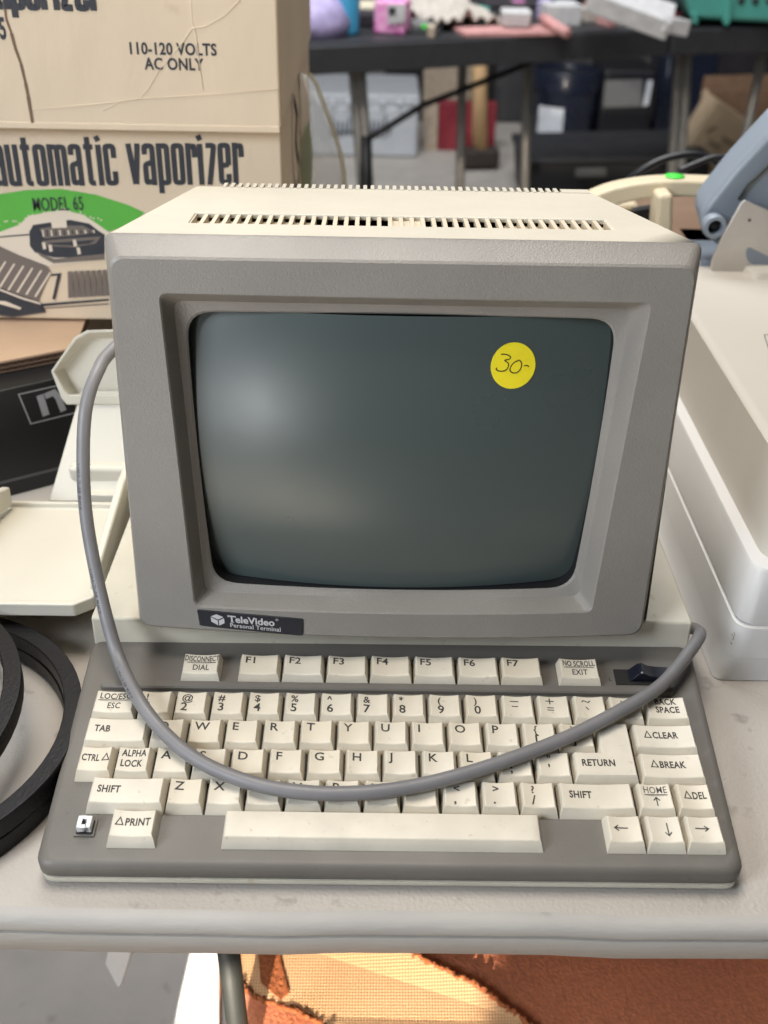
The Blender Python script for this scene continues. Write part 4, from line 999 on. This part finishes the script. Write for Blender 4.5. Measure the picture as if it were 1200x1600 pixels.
# things on the table, front to back
lo_ = MB(); p = at(512, 58, z=TB)
lo_.lathe(p+Vector((-.03, .03, .0005)), [(.075, 0), (.082, .03), (.062, .075), (.03, .095)], 14)
for i, v in enumerate(lo_.v): lo_.v[i] = v+Vector((random.uniform(-1, 1), random.uniform(-1, 1), random.uniform(-.5, .5)))*.006
tag(lo_.build('lavender_pouch', 'lavender', None, smooth=True), 'lavender soft pouch beside the blue bottle', 'pouch')
o, *_ = sbox('dark_case', 'black_plastic', 478, 530, 26, -30, TB, .12, 'small black case behind the lavender pouch', 'case')
o, *_ = sbox('cream_tube', 'cream_small', 478, 487, 44, 10, TB, .03, 'short cream tube standing by the lavender pouch', 'tube')
bt = thing('blue_bottle', 'bright blue plastic bottle standing on the black table', 'bottle', at(543, 56, z=TB))
mb = MB(); mb.lathe(at(543, 56, z=TB)+Vector((0, .02, .0003)), [(.026, 0), (.028, .01), (.027, .03), (.029, .08), (.027, .13), (.014, .15)], 24); mb.build('bottle_body', 'bottle_blue', bt)
mb = MB(); mb.lathe(at(543, 56, z=TB)+Vector((0, .02, .150)), [(.015, 0), (.015, .03)], 20); mb.build('cap', 'label_white', bt)
bxp = thing('pink_box', 'magenta and white printed snack box on the black table', 'box', at(605, 54, z=TB))
o, y, z0, h = sbox('carton_shell', 'box_magenta', 588, 638, 54, 2, TB, .07, parent=bxp, rot=-14)
mb = MB(); q = [(604, 8), (634, 6), (632, 34), (606, 38)]; mb.prism([at(a, b, y=y-.012) for a, b in q], (0, .003, 0)); mb.build('front_panel', 'paper_white', bxp)
mb = MB(); q = [(607, 12), (618, 11), (618, 22), (608, 23)]; mb.prism([at(a, b, y=y-.015) for a, b in q], (0, .002, 0)); mb.build('panel_print', 'dark_cloth', bxp)
o, *_ = sbox('cream_packet', 'cream_small', 558, 588, 22, 8, TB, .1, 'flat cream packet behind the pink box', 'packet')
o, *_ = sbox('dark_packet', 'dark_cloth', 560, 592, 44, 22, TB, .08, 'dark low packet between blue bottle and pink box', 'packet')
o, *_ = sbox('orange_packet', 'orange_red', 644, 690, 33, 12, TB, .05, 'bright orange packet beside the pink box', 'packet', rot=8)
gt = thing('grey_tray', 'grey and black tray with green tag below the orange packet', 'tray', at(665, 48, z=TB))
o, y, z0, h = sbox('tray', 'label_grey', 643, 690, 50, 36, TB, .08, parent=gt)
o, *_ = sbox('tray_base', 'black_plastic', 640, 692, 54, 49, TB, .09, parent=gt, bevel=.002)
mb = MB(); mb.box(at(664, 41, y=y-.003), (.016, .004, .008)); mb.build('tag', 'sticker_green', gt)
o, *_ = sbox('dark_bag', 'dark_cloth', 645, 690, 16, -30, TB, .15, 'black bag at the back behind the orange packet', 'bag')
cl = MB(); nx = 16; ny_ = 10; vs = []; fs = []
for j in range(ny_+1):
    for i in range(nx+1):
        u, v = i/nx, j/ny_; p = at(682+u*105, 52-u*6, z=TB)+nT*(v*.24); hgt_ = .012+.085*math.sin(math.pi*min(1, .1+u*.9))**1.2*(.35+.65*v)*(.7+.3*math.sin(u*17+v*8))+.012*math.sin(u*31+v*13)
        vs.append(p+Vector((0, 0, max(.004, hgt_))))
for j in range(ny_):
    for i in range(nx): k = j*(nx+1)+i; fs.append((k, k+1, k+nx+2, k+nx+1))
cl.add(vs, fs, 0, True); o = cl.build('white_cloth', 'cloth_white', None, smooth=True); sdm = o.modifiers.new('thick', 'SOLIDIFY'); sdm.thickness = .004
tag(o, 'crumpled off-white cloth heaped on the black table', 'cloth')
o, *_ = sbox('pink_folder', 'paper_pink', 715, 890, 57, 50, TB, .10, 'flat pink folder lying along the table front edge', 'folder', rot=14, bevel=.001)
o, *_ = sbox('white_tub', 'paper_white', 786, 828, 44, 18, TB+.012, .07, 'small square white tub beside the white cloth', 'tub', taper=1.1)
rb = MB(); rb.tube([at(848, 28, z=TB+.03), at(886, 52, z=TB+.012)], .013, 8); tag(rb.build('pink_roll', 'paper_pink', None), 'pink rolled paper slanting over the table edge', 'paper roll')
packets = [('paper_packet', 'paper_white', 850, 905, 42, 8, 'white paper packet behind the pink roll', 10), ('paper_packet', 'lavender', 842, 862, 30, 2, 'pale lilac packet leaning behind the pink roll', -12), ('paper_packet', 'cloth_white', 905, 940, 36, 14, 'cream paper packet between white packets', 20),
           ('paper_packet', 'paper_pink', 942, 958, 44, 18, 'narrow pinkish packet near the loose papers', 15), ('paper_packet', 'paper_white', 958, 990, 42, 16, 'square white packet under the large white carton', -8), ('paper_packet', 'label_white', 996, 1016, 38, 20, 'tiny pale box below the large white carton', 0)]
for nm, m, a, b, c1, c0, lb, r in packets: sbox(nm, m, a, b, c1, c0, TB, .07, lb, 'packet', rot=r, bevel=.004)[0]['group'] = 'paper packets on the black table'
more = [('paper_slip', 'paper_white', 700, 728, 44, 38, 'torn white paper slip under the white cloth', 25), ('small_jar', 'page_cream', 668, 680, 60, 42, 'small brown jar before the grey tray', 0), ('candy_box', 'box_magenta', 800, 822, 12, 4, 'small pink box on top of the dark clutter strip', 10),
        ('paper_slip', 'label_white', 868, 900, 20, 4, 'pale blue envelope standing behind the white packet', -8), ('tin', 'steel_grey', 1022, 1040, 40, 26, 'small grey tin near the teal basket', 0), ('card_pack', 'orange_red', 918, 932, 22, 8, 'orange card pack between the cream packets', 12),
        ('paper_slip', 'cloth_white', 930, 985, 20, 10, 'crumpled tan paper behind the square packet', -14), ('black_wallet', 'black_plastic', 1030, 1062, 20, 8, 'black wallet behind the small grey tin', 8), ('card_pack', 'teal_plastic', 745, 762, 30, 12, 'green card pack sunk in the white cloth heap', 20)]
for nm, m, a, b, c1, c0, lb, r in more: sbox(nm, m, a, b, c1, c0, TB, .05, lb, nm.replace('_', ' '), rot=r, bevel=.003)
wc = MB(); c = at(985, 12, z=TB+.07); wc.box(c, (.20, .12, .045), Euler((rad(12), rad(16), rad(-12))).to_matrix()); wc.box(c+Vector((.085, -.03, -.03)), (.07, .08, .035), Euler((0, rad(10), rad(20))).to_matrix())
tag(wc.build('white_carton', 'paper_white', None, bevel=.004), 'tilted white flat carton on the packet heap', 'carton')
o, *_ = sbox('red_leaflet', 'book_red', 985, 1060, 28, 22, TB+.01, .08, 'thin red leaflet poking from under the white carton', 'leaflet', rot=14, bevel=.001)
o, *_ = sbox('dark_tray', 'dark_cloth', 755, 840, 14, 6, TB, .10, 'long dark strip of clutter behind the white tub', 'tray', rot=10)
tb = thing('teal_basket', 'teal green plastic basket with clip feet at the table end', 'basket', at(1120, 25, z=TB))
p = at(1078, 34, z=TB+.012); y = p.y
mb = MB(); q = [(1078, 30), (1215, 36), (1240, -60), (1050, -60)]; A_ = [at(a, b, y=y) for a, b in q]
mb.prism(A_, (.03, .28, 0)); bb = mb.build('basket_shell', 'teal_plastic', tb, bevel=.012, seg=3)
mb = MB(); mb.prism([at(a, b, y=y-.012) for a, b in [(1134, -10), (1146, -10), (1142, 34), (1136, 42), (1130, 36)]], (0, .015, 0)); mb.build('clip', 'teal_plastic', tb, bevel=.003)
mb = MB(); mb.prism([at(a, b, y=y-.008) for a, b in [(1080, 20), (1090, 20), (1092, 38), (1082, 38)]], (0, .015, 0)); mb.build('foot', 'teal_plastic', tb, bevel=.003)
mb = MB()
for px in (1158, 1180, 1202): mb.lathe(at(px, 1, y=y-.001), [(.009, 0), (.009, .002)], 14, 0, ax)
mb.build('vent_hole', 'black_plastic', tb)

# ---- things on the floor beyond the table
def fbox(name, m, px0, px1, pyb, pyt, depth, **k): return sbox(name, m, px0, px1, pyb, pyt, 0, depth, **k)
tub = thing('storage_tub', 'pale grey plastic storage tub with dark lettering on its front', 'storage tub', at(575, 246, z=0))
o, y, z0, h = fbox('tub_shell', 'tub_grey', 478, 652, 246, 165, .40, parent=tub, bevel=.015)
o, *_ = sbox('lid', 'tub_grey', 472, 656, 166, 147, at(560, 166, y=y).z, .42, parent=tub, bevel=.01)
o.location.y -= 0
mb = MB(); yy = y-.004
for i, px in enumerate(range(515, 610, 7)):
    b_ = 214+random.uniform(-3, 3); t_ = 190-(8 if i % 4 == 0 else 0)+random.uniform(-2, 2)
    mb.prism([at(px, b_, y=yy), at(px+3.4, b_, y=yy), at(px+5, t_, y=yy), at(px+1.6, t_, y=yy)], (0, .003, 0))
mb.prism([at(516, 205, y=yy-.002), at(612, 200, y=yy-.002), at(612, 204, y=yy-.002), at(516, 209, y=yy-.002)], (0, .0015, 0)); mb.build('tub_lettering', 'tub_print', tub)
mb = MB()
for px in (500, 520, 545, 598, 625, 640): mb.lathe(at(px, 160, y=y-.022), [(.012, 0), (.009, .006)], 12, 0, ax)
mb.build('lid_stud', 'label_white', tub)
bk = thing('red_book', 'thick dark red book standing upright on the floor', 'book', at(705, 236, z=0))
o, y, *_ = fbox('cover', 'book_red', 683, 772, 236, 160, .05, parent=bk)
mb = MB(); mb.prism([at(a, b, y=y-.01) for a, b in [(664, 238), (683, 238), (683, 162), (664, 164)]], (0, .05, 0)); mb.build('pages', 'page_cream', bk)
ml = thing('sledgehammer', 'wooden handled sledgehammer standing upside down on the floor', 'hammer', at(750, 256, z=0))
hb = at(750, 250, z=.035)
mb = MB(); mb.tube([hb, at(744, 92, y=hb.y-.02)+Vector((0, 0, .2))], [.030, .027], 14); mb.build('handle', 'wood_handle', ml)
mb = MB(); mb.box(hb+Vector((0, 0, .012)), (.145, .075, .075), Matrix.Rotation(rad(8), 3, 'Z')); mb.build('head', 'mallet_head', ml, bevel=.016, seg=3)
bu = thing('lidded_bucket', 'dark navy round bucket with lid and white paper label', 'bucket', at(884, 238, z=0))
cb = at(884, 232, z=0); cb.y += .16; r_ = (at(940, 200, y=cb.y).x-at(832, 200, y=cb.y).x)/2; hb_ = at(884, 132, y=cb.y-r_).z
mb = MB(); mb.lathe(cb, [(r_*.90, 0), (r_*.97, hb_*.55), (r_*.99, hb_*.80), (r_, hb_*.82), (r_, hb_*.86)], 40); mb.build('bucket_body', 'navy_plastic', bu, smooth='auto')
mb = MB(); mb.lathe(cb+Vector((0, 0, hb_*.861)), [(r_*1.03, 0), (r_*1.04, .05), (r_*.98, .075), (r_*.90, .075), (r_*.88, .06)], 40); mb.build('lid', 'navy_plastic', bu, smooth='auto')
mb = MB(); a0_, a1_ = rad(218), rad(262); z0_, z1_ = hb_*.13, hb_*.63; n = 8
rs = [[cb+Vector((math.cos(a0_+(a1_-a0_)*k/n)*(r_*.985+.004), math.sin(a0_+(a1_-a0_)*k/n)*(r_*.985+.004), zz)) for k in range(n+1)] for zz in (z0_, z1_)]
mb.rings(rs, False); mb.build('label', 'label_white', bu)
db = thing('black_case', 'black boxy case with grey panel and silver catch beside the bucket', 'case', at(975, 228, z=0))
o, y, *_ = fbox('case_shell', 'black_plastic', 930, 1012, 228, 108, .30, parent=db, bevel=.02)
mb = MB(); mb.prism([at(a, b, y=y-.004) for a, b in [(942, 168), (1003, 166), (1004, 124), (946, 126)]], (0, .003, 0)); mb.build('panel', 'label_grey', db)
mb = MB(); mb.prism([at(a, b, y=y-.008) for a, b in [(1005, 166), (1013, 164), (1020, 126), (1012, 126)]], (0, .005, 0)); mb.build('catch', 'label_white', db)
su = thing('suitcase', 'ribbed black suitcase standing behind the black case', 'suitcase', at(1060, 215, z=0))
o, y, *_ = fbox('suitcase_shell', 'navy_plastic', 1016, 1108, 218, 70, .22, parent=su, bevel=.025)
mb = MB()
for px in (1034, 1048, 1062): mb.tube([at(px, 214, y=y-.004), at(px+14, 76, y=y-.004)], .007, 8)
mb.build('rib', 'navy_plastic', su)
fbox('cloth_bundle', 'dark_cloth', 1100, 1210, 160, 70, .2, label='dark navy garment bundle behind the suitcase', cat='garment', bevel=.04)
fbox('brown_sack', 'card_deep', 850, 915, 120, 92, .2, label='crumpled brown paper sack resting on the bucket lid', cat='sack') if False else None
tk = thing('storage_chest', 'low charcoal storage chest with a small grey label', 'chest', at(950, 300, z=0))
yt = 3.60
mb = MB(); q = [at(818, 252, y=yt), at(1110, 246, y=yt), at(1110, 330, y=yt), at(820, 330, y=yt)]; mb.prism(q, (0, .35, 0)); mb.build('trunk_body', 'trunk_grey', tk, bevel=.012)
mb = MB(); q = [at(815, 248, y=yt-.02), at(1112, 242, y=yt-.02), at(1112, 254, y=yt-.02), at(815, 260, y=yt-.02)]; mb.prism(q, (0, .39, 0)); mb.build('trunk_lid', 'trunk_grey', tk, bevel=.01)
mb = MB(); mb.prism([at(a, b, y=yt-.03) for a, b in [(900, 264), (948, 262), (948, 276), (900, 278)]], (0, .012, 0)); mb.build('label', 'label_grey', tk, bevel=.004)
oc = thing('open_carton', 'large open brown cardboard carton in shade beyond the machines', 'cardboard box', at(1160, 250, z=0))
yc = 3.9
mb = MB(); mb.prism([at(a, b, y=yc) for a, b in [(1102, 142), (1260, 138), (1260, 260), (1080, 260)]], (0, .02, 0)); mb.build('front_wall', 'card_deep', oc)
mb = MB(); mb.prism([at(a, b, y=yc-.01) for a, b in [(1100, 146), (1107, 141), (1107, 178), (1096, 190)]], (0, .03, 0)); mb.build('edge', 'card_bare', oc)
mb = MB(); mb.prism([at(a, b, y=yc+.35) for a, b in [(1102, 120), (1260, 116), (1260, 240), (1080, 240)]], (0, .02, 0)); mb.build('back_wall', 'card_deep', oc)
lc = thing('leaning_carton', 'tan printed cardboard carton tilted against the open carton', 'cardboard box', at(1140, 250, z=0))
yl = 3.7
mb = MB(); mb.prism([at(a, b, y=yl) for a, b in [(1069, 240), (1122, 157), (1218, 224), (1165, 310)]], (0, .16, .0)); mb.build('carton_shell', 'card_bare', lc, bevel=.003)
mb = MB()
for q in ([(1103, 205), (1118, 195), (1120, 198), (1105, 209)], [(1130, 212), (1150, 224), (1147, 230), (1127, 218)], [(1108, 216), (1126, 228), (1124, 233), (1106, 221)]):
    mb.prism([at(a, b, y=yl-.004) for a, b in q], (0, .002, 0))
mb.build('carton_print', 'card_print', lc)
# dim stored boxes against the back
for px0, px1, pb, pt, m, lb in ((470, 540, 160, 92, 'trunk_grey', 'dull charcoal crate behind the storage tub'), (575, 600, 160, 88, 'label_grey', 'narrow taupe box behind the storage tub'), (600, 660, 170, 88, 'black_plastic', 'black crate behind the brace of the black table'),
                                (660, 735, 165, 84, 'page_cream', 'dim brown box above the red book'), (770, 828, 190, 90, 'trunk_grey', 'dark grey box between the hammer and bucket')):
    a = at(px0, pb, y=4.9); b = at(px1, pb, y=4.9); zt_ = at(px0, pt, y=4.9).z
    mb = MB(); mb.box(((a.x+b.x)/2, 5.1, (zt_)/2), (b.x-a.x, .4, zt_)); tag(mb.build('storage_crate', m, None, bevel=.01), lb, 'crate', 'crates stored against the rear wall')
